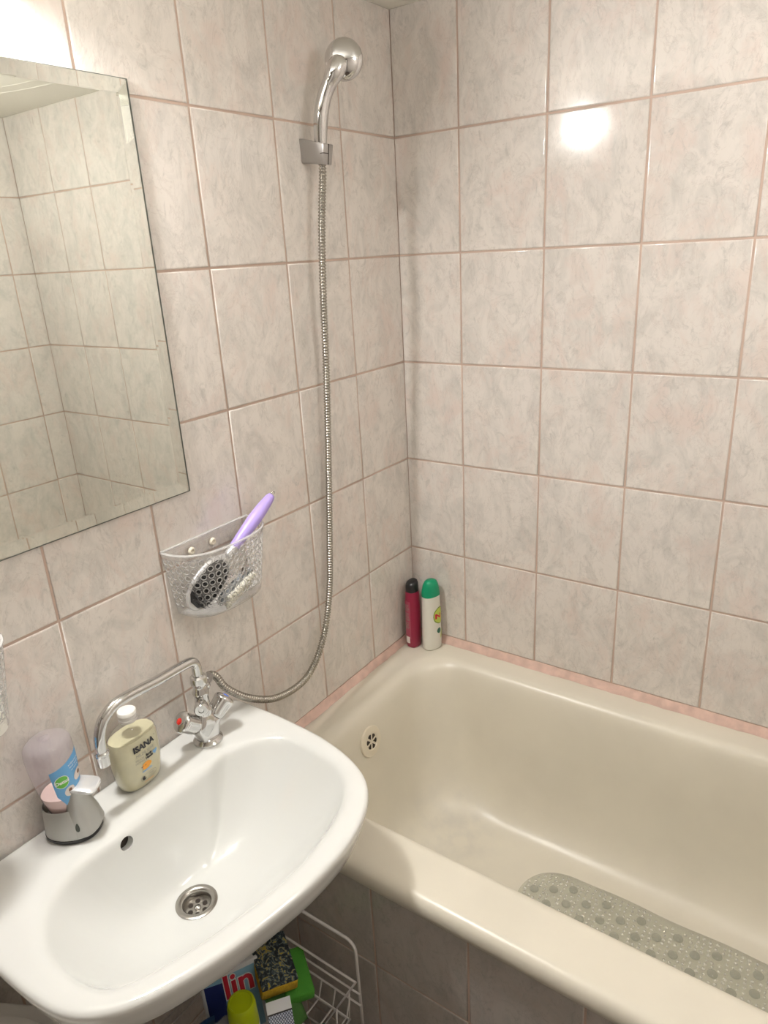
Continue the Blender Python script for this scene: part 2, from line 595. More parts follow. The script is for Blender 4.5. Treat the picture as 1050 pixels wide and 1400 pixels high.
def lay(parent, axis, us, vs, plane, m=None):
    """us, vs: grout line positions along the wall and up it"""
    b = wloc(parent)
    for i in range(len(us) - 1):
        for j in range(len(vs) - 1):
            u0, u1 = us[i], us[i + 1]; v0, v1 = vs[j], vs[j + 1]
            wd, ht = abs(u1 - u0) - GAP, abs(v1 - v0) - GAP
            if wd < 0.008 or ht < 0.008: continue
            o = bpy.data.objects.new('tile', tile_mesh(wd, ht, axis, m))
            COL.objects.link(o); o.parent = parent
            jit = random.uniform(-0.0003, 0.0003)
            cu, cv = (u0 + u1) / 2, (v0 + v1) / 2
            loc = {'x+': (plane + jit, cu, cv), 'x-': (plane + jit, cu, cv), 'y-': (cu, plane + jit, cv), 'z': (cu, cv, plane)}[axis]
            o.location = Vector(loc) - b
            t = 0.0011
            if axis[0] == 'x': o.rotation_euler = (random.uniform(-t, t), random.uniform(-t, t), random.uniform(-t, t))
            elif axis == 'y-': o.rotation_euler = (random.uniform(-t, t), random.uniform(-t, t), random.uniform(-t, t))


rows = [zr(0.254) - 0.0]
rows = [CEIL + GAP / 2] + [zr(-TH * k) for k in range(0, 8)] + [-GAP / 2]
B0 = 0.2004
ycols = [GAP / 2] + [-(B0 + TP * k) for k in range(0, 10)] + [YB - GAP / 2]
lay(wl, 'x+', ycols, rows, 0.0)
A0 = 0.1661
xcols = [-GAP / 2] + [A0 + TP * k for k in range(0, 8) if A0 + TP * k < X1 - 0.02] + [X1 + GAP / 2]
lay(wb, 'y-', xcols, rows[:7], 0.0)
ycols2 = [GAP / 2] + [-(0.083 + TP * k) for k in range(0, 10)] + [YB - GAP / 2]
lay(wr, 'x-', ycols2, rows, X1)
lay(fl, 'z', [-0.0, 0.3, 0.6, 0.9, 1.2, 1.5, X1], [YB + 0.3 * k for k in range(0, 5)] + [-0.745], 0.0)

# door behind the photographer
dr = mk('door_1', bevel(box((0.78, YB, 0.0), (1.50, YB + 0.035, 2.02)), 0.004), M['whiteplastic'], smooth=False); dr['kind'] = 'structure'
mk('door_handle', join(lathe([(0.024, 0), (0.024, 0.008), (0.009, 0.010), (0.009, 0.045)], (0.86, YB + 0.035, 1.0), (0, 1, 0), 16),
                       sweep([(0.86, YB + 0.075, 1.0), (0.97, YB + 0.075, 1.0)], 0.009, 10)), M['satin'], parent=dr)

# round plaster line on the ceiling, seen only in the looking glass
def arc_bead(c, r, wd, hgt, a0=50, a1=128, n=72):
    an = [R(a0 + (a1 - a0) * j / n) for j in range(n + 1)]
    prof = ((-wd, 0.0), (-wd * .5, hgt), (wd * .5, hgt), (wd, 0.0))
    return loft([[(c[0] + (r + dx) * math.cos(a), c[1] + (r + dx) * math.sin(a), CEIL - dz) for dx, dz in prof] for a in an], True, True, closed=False)
for nm, r_, h_ in (('trim_3', 0.855, 0.0014), ('trim_4', 0.800, 0.0011)):
    rb = mk(nm, arc_bead((0.98, -1.0), r_, 0.005, h_), M['ceiling']); rb['kind'] = 'structure'

# pink bead of caulk between bath and tiles
def bead(path, up, out, name):
    """path along the wall foot; irregular wedge of caulk"""
    rng = random.Random(len(name) + int(100 * path[0][0]))
    n = len(path)
    prof = []
    for i, p in enumerate(path):
        h = 0.020 + rng.uniform(-0.0012, 0.0012); d = 0.0105 + rng.uniform(-0.0018, 0.0018)
        p = Vector(p)
        prof.append([p + up * -0.001, p + out * d, p + out * (d * .55) + up * (h * .45), p + up * h, p - out * 0.0015 + up * h, p - out * 0.0015])
    return loft(prof, True, True)
RIM = zr(-1.290)
t1 = mk('trim_1', bead([(0.002 + 0.02 * k, 0.0, RIM + 0.0004) for k in range(80)], Vector((0, 0, 1)), Vector((0, -1, 0)), 'trim_1'), M['caulk'], smooth=False); t1['kind'] = 'structure'
t2 = mk('trim_2', bead([(0.0, -0.002 - 0.02 * k, RIM + 0.0004) for k in range(38)], Vector((0, 0, 1)), Vector((1, 0, 0)), 'trim_22'), M['caulk'], smooth=False); t2['kind'] = 'structure'

# ------------------------------------------------------------------ bath
TY0 = -0.768
root = empty('bathtub', (X1 / 2, TY0 / 2, 0.0), 'cream enamelled bathtub set against the tiled corner walls', 'bathtub')
ix0, ix1, iy0, iy1 = 0.058, 1.535, -0.672, -0.058
ocx, ocy, ohx, ohy = X1 / 2, TY0 / 2, X1 / 2 - 0.0005, -TY0 / 2 - 0.0005
icx, icy, ihx, ihy = (ix0 + ix1) / 2, (iy0 + iy1) / 2, (ix1 - ix0) / 2, (iy1 - iy0) / 2
rg = []
for ins, dz in ((0.055, -0.10), (0.016, -0.042), (0.006, -0.040), (0.001, -0.034), (0.0, -0.024), (0.002, -0.012), (0.008, -0.004), (0.017, -0.0006), (0.026, 0.0)):
    rg.append(rrect(ocx, (TY0 + ins - 0.0005) / 2, ohx, (-TY0 - ins - 0.0005) / 2, 0.012, RIM + dz))
TUBPROF = [(0.0, 0.0), (0.008, -0.0006), (0.017, -0.004), (0.025, -0.011), (0.031, -0.022), (0.036, -0.04), (0.044, -0.09), (0.054, -0.16), (0.066, -0.24),
           (0.080, -0.305), (0.096, -0.345), (0.118, -0.375), (0.145, -0.393), (0.175, -0.399)]
for ins, dz in TUBPROF:
    rg.append(rrect(icx, icy, ihx - ins * 1.12, ihy - ins * 0.86, 0.095 + ins * 0.55, RIM + dz))
rg.append(rrect(icx, icy, ihx - 0.40, ihy - 0.22, 0.08, RIM - 0.402))
TUBFLOOR = RIM - 0.4005
# outside of the shell, so the bath is a closed body
out = [rrect(icx, icy, ihx - 0.02, ihy - 0.02, 0.12, RIM - 0.42), rrect(icx, icy, ihx + 0.01, ihy + 0.01, 0.12, RIM - 0.28), rrect(icx, icy, ihx + 0.03, ihy + 0.03, 0.12, RIM - 0.10)]
tub = mk('basin', loft(out + rg, True, True), M['enamel'], root, autosmooth=70)

def tub_end_x(dz):
    for (a, za), (b, zb) in zip(TUBPROF, TUBPROF[1:]):
        if zb <= dz <= za:
            t = (dz - za) / (zb - za)
            return ix0 + 1.12 * (a + (b - a) * t), (1.12 * (b - a)) / (za - zb)
oc_dz = -0.083
oxx, sl = tub_end_x(oc_dz)
nrm = Vector((1, 0, sl)).normalized()
oc = Vector((oxx, -0.381, RIM + oc_dz)) + nrm * 0.0012
cover = mk('overflow_cover', lathe([(0.0385, -0.002), (0.039, 0.001), (0.037, 0.0034), (0.024, 0.0046), (0.0215, 0.0046), (0.021, 0.0034), (0.0001, 0.0034)], oc, nrm, 40, False, False), M['ivory'], root, autosmooth=40)
u_, v_, a_ = frame(nrm)
for k in range(6):
    a0, a1 = R(60 * k + 9 + 14), R(60 * k + 51 + 14)
    pts = []
    for rr, aa in ((0.005, (a0 + a1) / 2), (0.018, a0), (0.0195, (a0 * 2 + a1) / 3), (0.0195, (a0 + 2 * a1) / 3), (0.018, a1)):
        pts.append(oc + a_ * 0.0038 + (u_ * math.cos(aa) + v_ * math.sin(aa)) * rr)
    mk('slot', (pts, [tuple(range(5))]), M['dark'], cover, smooth=False)

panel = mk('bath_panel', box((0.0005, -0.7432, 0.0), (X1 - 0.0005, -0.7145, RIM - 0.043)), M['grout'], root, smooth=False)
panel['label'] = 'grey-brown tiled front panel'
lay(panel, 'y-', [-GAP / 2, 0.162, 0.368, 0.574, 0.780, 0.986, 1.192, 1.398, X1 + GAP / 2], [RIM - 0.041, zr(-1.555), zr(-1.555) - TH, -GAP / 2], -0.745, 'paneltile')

# ------------------------------------------------------------------ bath mat
MX0, MX1, MY0, MY1 = 0.482, 1.14, -0.562, -0.224
def mat_half(x):
    """half width of the mat along its length: rounded ends, wavy sides"""
    e = min(x - MX0, MX1 - x)
    hw = (MY1 - MY0) / 2
    wv = 0.0018 * math.cos((x - MX0) / (MX1 - MX0) * 6 * PI)
    if e < 0.11:
        q = 1 - e / 0.11
        return hw * (0.40 + 0.60 * math.sqrt(max(0, 1 - q ** 2.2))) + wv
    return hw + wv
mcy = (MY0 + MY1) / 2
def mat_z(x, y):
    d = abs(y - (iy0 + iy1) / 2)
    return TUBFLOOR + 0.0028 + max(0.0, d - 0.125) ** 2 * 4.6
nx, ny = 60, 16
V = []; F = []
for i in range(nx + 1):
    x = MX0 + (MX1 - MX0) * (0.5 - 0.5 * math.cos(PI * i / nx)) 
    h = mat_half(x)
    for j in range(ny + 1):
        y = mcy + h * (2 * j / ny - 1)
        V.append((x, y, mat_z(x, y)))
for i in range(nx):
    for j in range(ny):
        a = i * (ny + 1) + j
        F.append((a, a + 1, a + ny + 2, a + ny + 1))
bmt = mk('bath_mat', (V, F), M['mat'], org=(0.8, mcy, TUBFLOOR))
tag(bmt, 'translucent grey bubbled anti-slip mat lying in the bathtub', 'bath mat')
sd = bmt.modifiers.new('thick', 'SOLIDIFY'); sd.thickness = 0.0022; sd.offset = 0
cupme = None
pitch = 0.046
cups = []
for i in range(40):
    for j in range(12):
        x = MX0 + 0.03 + i * pitch * 0.86
        y = MY0 + 0.026 + j * pitch + (pitch / 2 if i % 2 else 0)
        if x > MX1 - 0.02 or abs(y - mcy) > mat_half(x) - 0.018: continue
        cups.append((x, y))
for x, y in cups:
    if cupme is None:
        o = mk('suction_cup', lathe([(0.0105, 0.0), (0.0100, 0.0018), (0.0078, 0.0036), (0.0040, 0.0046), (0.0001, 0.0049)], (x, y, mat_z(x, y) + 0.0009), n=14, cap0=False), M['matbump'], bmt, org=(x, y, mat_z(x, y) + 0.0009))
        cupme = o.data
    else:
        o = bpy.data.objects.new('suction_cup', cupme); COL.objects.link(o); o.parent = bmt
        o.location = Vector((x, y, mat_z(x, y) + 0.0009)) - bmt.location
rng = random.Random(3)
nub = []
for i in range(52):
    for j in range(30):
        x = MX0 + 0.012 + i * 0.0128 + rng.uniform(-.002, .002); y = MY0 + 0.01 + j * 0.0118 + rng.uniform(-.002, .002)
        if x > MX1 - 0.01 or abs(y - mcy) > mat_half(x) - 0.008: continue
        if min((x - a) ** 2 + (y - b) ** 2 for a, b in cups) < 0.0135 ** 2: continue
        rr = rng.uniform(0.0026, 0.0042)
        nub.append(lathe([(rr, 0), (rr * .8, rr * .5), (rr * .01, rr * .75)], (x, y, mat_z(x, y) + 0.0009), n=7, cap0=False, cap1=False))
o = mk('nub', join(*nub), M['nub'], bmt); o['kind'] = 'stuff'

# ------------------------------------------------------------------ washbasin
SZ = zr(-1.090)
SC = Vector((0.215, -0.995))
outer = [(0.0015, -0.715), (0.010, -0.700), (0.030, -0.6945), (0.10, -0.692), (0.165, -0.693), (0.243, -0.699), (0.316, -0.715), (0.371, -0.740), (0.405, -0.772), (0.429, -0.816), (0.444, -0.875),
         (0.4465, -0.947), (0.438, -1.020), (0.417, -1.118), (0.384, -1.205), (0.347, -1.254), (0.306, -1.278), (0.255, -1.287), (0.19, -1.290), (0.10, -1.291), (0.030, -1.290), (0.010, -1.285), (0.0015, -1.27)]
inner = [(0.118, -0.858), (0.112, -0.832), (0.122, -0.800), (0.148, -0.760), (0.195, -0.731), (0.27, -0.732), (0.334, -0.750), (0.375, -0.788), (0.398, -0.842), (0.411, -0.921), (0.408, -1.0),
         (0.389, -1.095), (0.364, -1.172), (0.334, -1.226), (0.293, -1.246), (0.237, -1.248), (0.188, -1.236), (0.145, -1.205), (0.120, -1.161), (0.113, -1.112), (0.111, -1.055), (0.110, -0.95)]


def polar(poly, ang, closed_straight=False):
    """radius of a closed polyline about SC in direction ang"""
    d = Vector((math.cos(ang), math.sin(ang)))
    best = None
    n = len(poly)
    for i in range(n):
        p = Vector(poly[i]) - SC; q = Vector(poly[(i + 1) % n]) - SC
        e = q - p
        den = d.x * e.y - d.y * e.x
        if abs(den) < 1e-12: continue
        t = (p.x * e.y - p.y * e.x) / den
        s = (p.x * d.y - p.y * d.x) / den
        if t > 0 and -1e-9 <= s <= 1 + 1e-9:
            best = t if best is None else max(best, t)
    return best


def closed_spline(poly, per=6):
    P = [Vector((*p, 0)) for p in poly]
    n = len(P); out = []
    for i in range(n):
        a, b, c, d = P[i - 1], P[i], P[(i + 1) % n], P[(i + 2) % n]
        for k in range(per):
            t = k / per
            q = 0.5 * ((2 * b) + (c - a) * t + (2 * a - 5 * b + 4 * c - d) * t * t + (3 * b - a - 3 * c + d) * t ** 3)
            out.append((q.x, q.y))
    return out


innerS = closed_spline(inner)
# outer: smooth everywhere but the straight back edge
os_ = spline([(*p, 0) for p in outer], 6)
outerS = [(max(0.0015, p.x), p.y) for p in os_]
NS = 180
# directions spread evenly along the outline
per = [0.0]
for i in range(len(outerS)):
    p = Vector(outerS[i]); q = Vector(outerS[(i + 1) % len(outerS)])
    per.append(per[-1] + (q - p).length)
angs = []
for k in range(NS):
    t = per[-1] * k / NS
    for i in range(len(outerS)):
        if per[i] <= t <= per[i + 1]:
            f = (t - per[i]) / max(1e-9, per[i + 1] - per[i])
            p = Vector(outerS[i]) * (1 - f) + Vector(outerS[(i + 1) % len(outerS)]) * f - SC
            angs.append(math.atan2(p.y, p.x)); break
Ro = [polar(outerS, a) for a in angs]
Ri = [polar(innerS, a) for a in angs]
for _ in range(2):
    Ri = [(Ri[i - 1] + 2 * Ri[i] + Ri[(i + 1) % NS]) / 4 for i in range(NS)]
DX = Vector((0.205, -1.000))          # waste
DEPTH = 0.150
RD = 0.0325


def ring(fn):
    out = []
    for i, a in enumerate(angs):
        x, y, z = fn(i, Vector((math.cos(a), math.sin(a))))
        out.append((max(0.0015, x), y, z))
    return out


def rim(ins, dz, back=True):
    def f(i, d):
        p = SC + d * (Ro[i] - ins)
        return p.x, p.y, SZ + dz
    return ring(f)


def inn(off, dz):
    def f(i, d):
        p = SC + d * (Ri[i] + off)
        return p.x, p.y, SZ + dz
    return ring(f)


def bowl(s, under=0.0):
    """s 0 at the inner lip, 1 at the waste"""
    def f(i, d):
        p0 = SC + d * (Ri[i] - 0.0125)
        p1 = DX + d * RD
        p = p0 * (1 - s) + p1 * s
        g = 1 - (1 - s) ** 2.45
        z = -0.0122 - (DEPTH - 0.0122) * g
        return p.x, p.y, SZ + z - under
    return ring(f)


def outb(s, dz):
    """underside: from apron foot towards the waste"""
    def f(i, d):
        p0 = SC + d * (Ro[i] - 0.022)
        p1 = DX + d * (RD + 0.012)
        p = p0 * (1 - s) + p1 * s
        return p.x, p.y, SZ + dz
    return ring(f)


S = [outb(1.0, -0.178), outb(0.8, -0.174), outb(0.55, -0.160), outb(0.35, -0.135), outb(0.2, -0.105), outb(0.08, -0.074),
     outb(0.0, -0.060), rim(0.018, -0.057), rim(0.013, -0.050), rim(0.008, -0.034), rim(0.004, -0.020), rim(0.0012, -0.011), rim(0.0015, -0.006), rim(0.004, -0.002), rim(0.009, -0.0003), rim(0.014, 0.0)]
S += [inn(0.014, 0.0), inn(0.008, -0.0003), inn(0.002, -0.0012), inn(-0.003, -0.0029), inn(-0.007, -0.0055), inn(-0.010, -0.0087)]
for s in (0.0, 0.02, 0.045, 0.08, 0.12, 0.17, 0.23, 0.30, 0.38, 0.47, 0.56, 0.66, 0.76, 0.86, 0.94, 1.0):
    S.append(bowl(s))
# the throat of the waste
S.append(ring(lambda i, d: ((DX + d * (RD - 0.001)).x, (DX + d * (RD - 0.001)).y, SZ - DEPTH - 0.004)))
S.append(ring(lambda i, d: ((DX + d * (RD - 0.001)).x, (DX + d * (RD - 0.001)).y, SZ - DEPTH - 0.022)))
V, F = loft(S, False, False)
n = NS; last = (len(S) - 1) * n
for j in range(n):
    k = (j + 1) % n
    F.append((last + j, last + k, k, j))          # close throat to the underside
root = empty('washbasin', (0.2, -0.99, SZ - 0.178), 'white ceramic washbasin on the left wall below the mirror', 'washbasin')
sink = mk('bowl', (V, F), M['ceramic'], root)


def bowl_hit(org, direc):
    ok, loc, nor, _ = sink.ray_cast(Vector(org) - wloc(sink), Vector(direc))
    return (loc + wloc(sink), nor) if ok else None


hit = bowl_hit(cam.matrix_world.translation, Matrix(cam.matrix_world.to_3x3()) @ Vector(((173.5 - 525) / CAM_F, -(1153 - 700) / CAM_F, -1)))
OV = hit
ax = (OV[1] * -1)
ovax = Vector((-1, 0, -0.15)).normalized()
boolean(sink, [lathe([(0.0115, -0.03), (0.0115, 0.024)], OV[0], ovax, 28)])
for p in sink.data.polygons: p.use_smooth = True
sink.data.set_sharp_from_angle(angle=R(72))
mk('overflow_hole', lathe([(0.0112, 0.0), (0.0001, 0.0)], OV[0] + ovax * 0.0135, ovax, 24, False, False), M['dark'], root)

dz0 = SZ - DEPTH
dr_ = empty('drain', (DX.x, DX.y, dz0 - 0.02), None)
dr_.parent = root
dr_.location = Vector((DX.x, DX.y, dz0 - 0.02)) - root.location
mk('drain_ring', lathe([(0.0345, -0.001), (0.0345, 0.0016), (0.031, 0.0030), (0.0255, 0.0022), (0.0225, -0.001), (0.0218, -0.008), (0.0212, -0.0125), (0.0001, -0.0125)], (DX.x, DX.y, dz0), n=48, cap0=False, cap1=False), M['steel'], dr_, autosmooth=50)
for k in range(6):
    a = 2 * PI * k / 6 + 0.3
    mk('drain_hole', lathe([(0.0042, 0), (0.0001, 0)], (DX.x + 0.0135 * math.cos(a), DX.y + 0.0135 * math.sin(a), dz0 - 0.0119), n=16, cap0=False, cap1=False), M['dark'], dr_)
mk('drain_screw', lathe([(0.0055, -0.0125), (0.0052, -0.0105), (0.0001, -0.0098)], (DX.x, DX.y, dz0), n=20, cap0=False, cap1=False), M['chrome'], dr_)

# ------------------------------------------------------------------ tap
TX, TY = 0.065, -0.820
tap = empty('basin_tap', (TX, TY, SZ), 'chrome two-handle mixer tap with long swivel spout on basin rim', 'tap')
mk('base_flange', lathe([(0.0275, 0.0), (0.0275, 0.004), (0.0245, 0.007), (0.022, 0.010)], (TX, TY, SZ), n=36), M['chrome'], tap, autosmooth=40)
# body: two arms rising to the sides out of a foot
def arm_body():
    rings = []
    for z, hw, hd in ((0.009, 0.020, 0.018), (0.016, 0.0225, 0.0185), (0.026, 0.0255, 0.0185), (0.036, 0.0265, 0.018), (0.044, 0.0235, 0.0165), (0.052, 0.0185, 0.0145), (0.060, 0.0155, 0.013), (0.063, 0.0145, 0.012)):
        rings.append([(TX + p[1], TY + p[0], SZ + z) for p in sell(hw, hd, 3.2, 32)])
    return loft(rings)
HAX = {s_: Vector((s_ * 0.10, s_ * 0.75, 0.65)).normalized() for s_ in (-1, 1)}
arms = [lathe([(0.0155, -0.006), (0.0165, 0.010), (0.0162, 0.022), (0.0150, 0.0245)], Vector((TX, TY, SZ + 0.0265)), HAX[s_], 28) for s_ in (-1, 1)]
mk('tap_body', join(arm_body(), *arms), M['chrome'], tap, autosmooth=50)
KX = 0.018
for sgn, dotm, nm in ((-1, 'red', 'red hot-water handle'), (1, 'bluedot', 'cold-water handle')):
    axis = HAX[sgn]
    st = Vector((TX, TY, SZ + 0.0265)) + axis * 0.026
    n = 36
    u, v, a = frame(axis)
    rings = []
    for r, h, fl_ in ((0.0150, 0.0, 0), (0.0168, 0.002, 0.03), (0.0175, 0.006, 0.14), (0.0180, 0.012, 0.17), (0.0188, 0.024, 0.17), (0.0196, 0.031, 0.12), (0.0200, 0.0335, 0.0), (0.0198, 0.0355, 0.0), (0.0180, 0.0385, 0), (0.0120, 0.0410, 0), (0.0001, 0.0422, 0)):
        rings.append([st + a * h + (u * math.cos(2 * PI * j / n) + v * math.sin(2 * PI * j / n)) * r * (1 - fl_ * max(0, math.cos(4 * 2 * PI * j / n)) ** 2) for j in range(n)])
    hd = mk('handle', loft(rings), M['chrome'], tap, autosmooth=45)
    hd['label'] = nm
    mk('indicator_dot', lathe([(0.0062, 0.0), (0.0058, 0.0012), (0.0001, 0.0016)], st + a * 0.0415 - UP * 0.0, a, 20, False, False), M[dotm], hd)
# column with diverter
cz = SZ
mk('column', lathe([(0.0155, 0.060), (0.0165, 0.066), (0.0160, 0.074), (0.0135, 0.078), (0.0130, 0.098), (0.0150, 0.103), (0.0152, 0.108), (0.0125, 0.113), (0.0120, 0.120), (0.0150, 0.124), (0.0158, 0.130), (0.0150, 0.139), (0.0115, 0.142)], (TX, TY, SZ), n=32), M['chrome'], tap, autosmooth=40)
dv = Vector((0.72, -0.68, 0.02)).normalized()
mk('diverter_knob', lathe([(0.0085, 0.0), (0.0085, 0.010), (0.0115, 0.012), (0.0130, 0.018), (0.0130, 0.026), (0.0110, 0.029), (0.0050, 0.0295), (0.0042, 0.0275), (0.0001, 0.0272)], Vector((TX, TY, SZ + 0.089)) + dv * 0.008, dv, 28), M['chrome'], tap, autosmooth=40)
ob = Vector((-0.50, 0.86, 0.06)).normalized()
mk('hose_outlet', lathe([(0.0085, 0.0), (0.0085, 0.010), (0.0105, 0.012), (0.0105, 0.018), (0.0090, 0.020)], Vector((TX, TY, SZ + 0.103)) + ob * 0.008, ob, 24), M['chrome'], tap, autosmooth=40)
sp = [(TX, TY, zr(-0.955)), (TX, TY, zr(-0.940)), (TX, TY - 0.001, zr(-0.928)), (TX, TY - 0.006, zr(-0.918)), (TX, TY - 0.018, zr(-0.914)), (TX + 0.001, TY - 0.045, zr(-0.912)), (TX + 0.003, TY - 0.085, zr(-0.910)), (TX + 0.005, TY - 0.130, zr(-0.905)),
      (TX + 0.006, -0.978, zr(-0.903)), (TX + 0.006, -1.000, zr(-0.907)), (TX + 0.007, -1.018, zr(-0.919)), (TX + 0.007, -1.028, zr(-0.938)), (TX + 0.007, -1.031, zr(-0.958)), (TX + 0.007, -1.0312, zr(-0.978))]
spt = mk('spout', sweep(spline(sp, 6), 0.0092, 24), M['chrome'], tap)
mk('aerator', lathe([(0.0100, 0.012), (0.0120, 0.010), (0.0122, 0.006), (0.0105, 0.004), (0.0105, -0.014), (0.0090, -0.015), (0.0085, -0.011), (0.0001, -0.011)], (TX + 0.007, -1.0312, zr(-0.980)), n=28), M['chrome'], tap, autosmooth=40)

# ------------------------------------------------------------------ shower hose, hand shower, bracket
hp = [(0.041, -0.782, zr(-0.985)), (0.037, -0.772, zr(-0.984)), (0.037, -0.758, zr(-0.996)), (0.042, -0.742, zr(-1.030)), (0.050, -0.700, zr(-1.074)), (0.055, -0.640, zr(-1.112)), (0.050, -0.575, zr(-1.132)),
      (0.043, -0.512, zr(-1.133)), (0.034, -0.455, zr(-1.102)), (0.026, -0.412, zr(-1.045)), (0.022, -0.385, zr(-0.965)), (0.022, -0.374, zr(-0.876)), (0.022, -0.360, zr(-0.745)), (0.024, -0.350, zr(-0.620)),
      (0.030, -0.344, zr(-0.460)), (0.038, -0.345, zr(-0.315)), (0.042, -0.338, zr(-0.19)), (0.0415, -0.324, zr(-0.105)), (0.0415, -0.3215, zr(-0.083)), (0.0415, -0.321, zr(-0.070))]
dense = spline(hp, 60)
L = [0.0]
for a, b in zip(dense, dense[1:]): L.append(L[-1] + (b - a).length)
PITCH = 0.0062
path = []; rad = []
nrings = int(L[-1] / PITCH)
idx = 0
for k in range(nrings * 5):
    s = k * PITCH / 5
    while idx < len(L) - 2 and L[idx + 1] < s: idx += 1
    f = (s - L[idx]) / max(1e-9, L[idx + 1] - L[idx])
    path.append(dense[idx].lerp(dense[idx + 1], f))
    rad.append((0.0052, 0.0071, 0.0079, 0.0077, 0.0063)[k % 5])
hs = empty('shower_hose', hp[0], 'ribbed metal shower hose hanging in a loop down the wall', 'shower hose')
mk('ribbed_tube', sweep(path, rad, 14), M['hose'], hs)
d0 = (Vector(hp[0]) - Vector(hp[1])).normalized()
mk('hose_nut', lathe([(0.0080, -0.010), (0.0090, -0.008), (0.0094, -0.004), (0.0094, 0.006), (0.0085, 0.0075)], Vector(hp[0]) + Vector((0, 0, 0)), d0, 8), M['satin'], hs, smooth=False)
mk('hose_cone', lathe([(0.0085, 0.010), (0.0090, 0.004), (0.0088, 0.000), (0.0080, -0.004)], Vector(hp[-1]) + Vector((0, 0, 0.004)), (0, 0, 1), 20), M['satin'], hs)

brk = empty('shower_bracket', (0.0, -0.320, zr(-0.05)), 'grey tapered wall bracket holding the hand shower', 'bracket')
def block(x0, x1t, x1b, y0, y1, zt0, zt1, zb0, zb1, tp):
    v = [(x0, y0 + tp, zb0), (x1b, y0 + tp, zb1), (x1b, y1 - tp, zb1), (x0, y1 - tp, zb0), (x0, y0, zt0), (x1t, y0, zt1), (x1t, y1, zt1), (x0, y1, zt0)]
    return v, [(0, 3, 2, 1), (4, 5, 6, 7), (0, 1, 5, 4), (1, 2, 6, 5), (2, 3, 7, 6), (3, 0, 4, 7)]
cl = mk('clamp', bevel(block(0.0004, 0.0600, 0.0550, -0.3375, -0.3055, zr(-0.028), zr(-0.0435), zr(-0.071), zr(-0.079), 0.003), 0.0018, 2), M['satin'], brk, autosmooth=40)
mk('slit', bevel(block(0.050, 0.0606, 0.0556, -0.3215, -0.3190, zr(-0.042), zr(-0.0432), zr(-0.075), zr(-0.0788), 0.0), 0.0003, 1), M['dark'], cl, smooth=False)
mk('clip_groove', bevel(block(0.050, 0.0584, 0.0582, -0.3368, -0.3216, zr(-0.0585), zr(-0.0585), zr(-0.0600), zr(-0.0600), 0.0), 0.0003, 1), M['dark'], cl, smooth=False)
hsr = empty('hand_shower', (0.0415, -0.321, zr(-0.080)), 'chrome hand shower with round head resting in the wall bracket', 'hand shower')
hc = Vector((0.088, -0.2935, zr(0.0975)))
fd = Vector((-0.52, 0.83, 0.06)).normalized()
hpath = [(0.0415, -0.321, zr(-0.046)), (0.0420, -0.3212, zr(-0.035)), (0.0445, -0.3215, zr(-0.010)), (0.0490, -0.3205, zr(0.016)), (0.0560, -0.3165, zr(0.040)), (0.0650, -0.3110, zr(0.060)), (0.0750, -0.3050, zr(0.078)), (0.0800, -0.2940, zr(0.093)), (0.083, -0.2870, zr(0.105))]
hr = [0.0112, 0.0122, 0.0138, 0.0142, 0.0138, 0.0146, 0.0180, 0.0185, 0.009]
qr = [v.x for v in spline([(r, 0, 0) for r in hr], 6)]
mk('grip', sweep(spline(hpath, 6), qr, 24), M['chrome'], hsr)
mk('head', lathe([(0.0001, -0.0100), (0.010, -0.0097), (0.020, -0.0075), (0.028, -0.0035), (0.0335, 0.0015), (0.0358, 0.006), (0.0356, 0.0085), (0.0340, 0.0098)], hc, fd, 56, False, True), M['chrome'], hsr, autosmooth=60)
mk('spray_plate', lathe([(0.0336, 0.0095), (0.0325, 0.0110), (0.0001, 0.0114)], hc, fd, 48, True, False), M['whiteplastic'], hsr)

# ------------------------------------------------------------------ mirror
MYR, MYL, MZ0, MZ1 = -0.7265, -1.253, zr(-0.631), zr(0.0205)
mir = empty('wall_mirror', (0.0, (MYR + MYL) / 2, MZ0), 'frameless wall mirror with cut-glass edges on the left tiled wall', 'mirror')
def mrect(ins, x):
    return [(x, MYL + ins, MZ0 + ins), (x, MYR - ins, MZ0 + ins), (x, MYR - ins, MZ1 - ins), (x, MYL + ins, MZ1 - ins)]
mk('silvering', loft([mrect(0.0006, 0.0012), mrect(0.0006, 0.0022)]), M['mirrorback'], mir, smooth=False)
mk('glass', loft([mrect(0, 0.0024), mrect(0, 0.0048), mrect(0.0205, 0.0070)]), M['glass'], mir, smooth=False)
ed = [box((0.0012, MYR - 0.0004, MZ0), (0.0048, MYR + 0.0006, MZ1)), box((0.0012, MYL, MZ0 - 0.0006), (0.0048, MYR + 0.0006, MZ0 + 0.0002)), box((0.0012, MYL, MZ1 - 0.0002), (0.0048, MYR + 0.0006, MZ1 + 0.0004))]
M['edge'] = mat('glass_edge', (0.10, 0.12, 0.10), 0.3)
mk('ground_edge', join(*ed), M['edge'], mir, smooth=False)

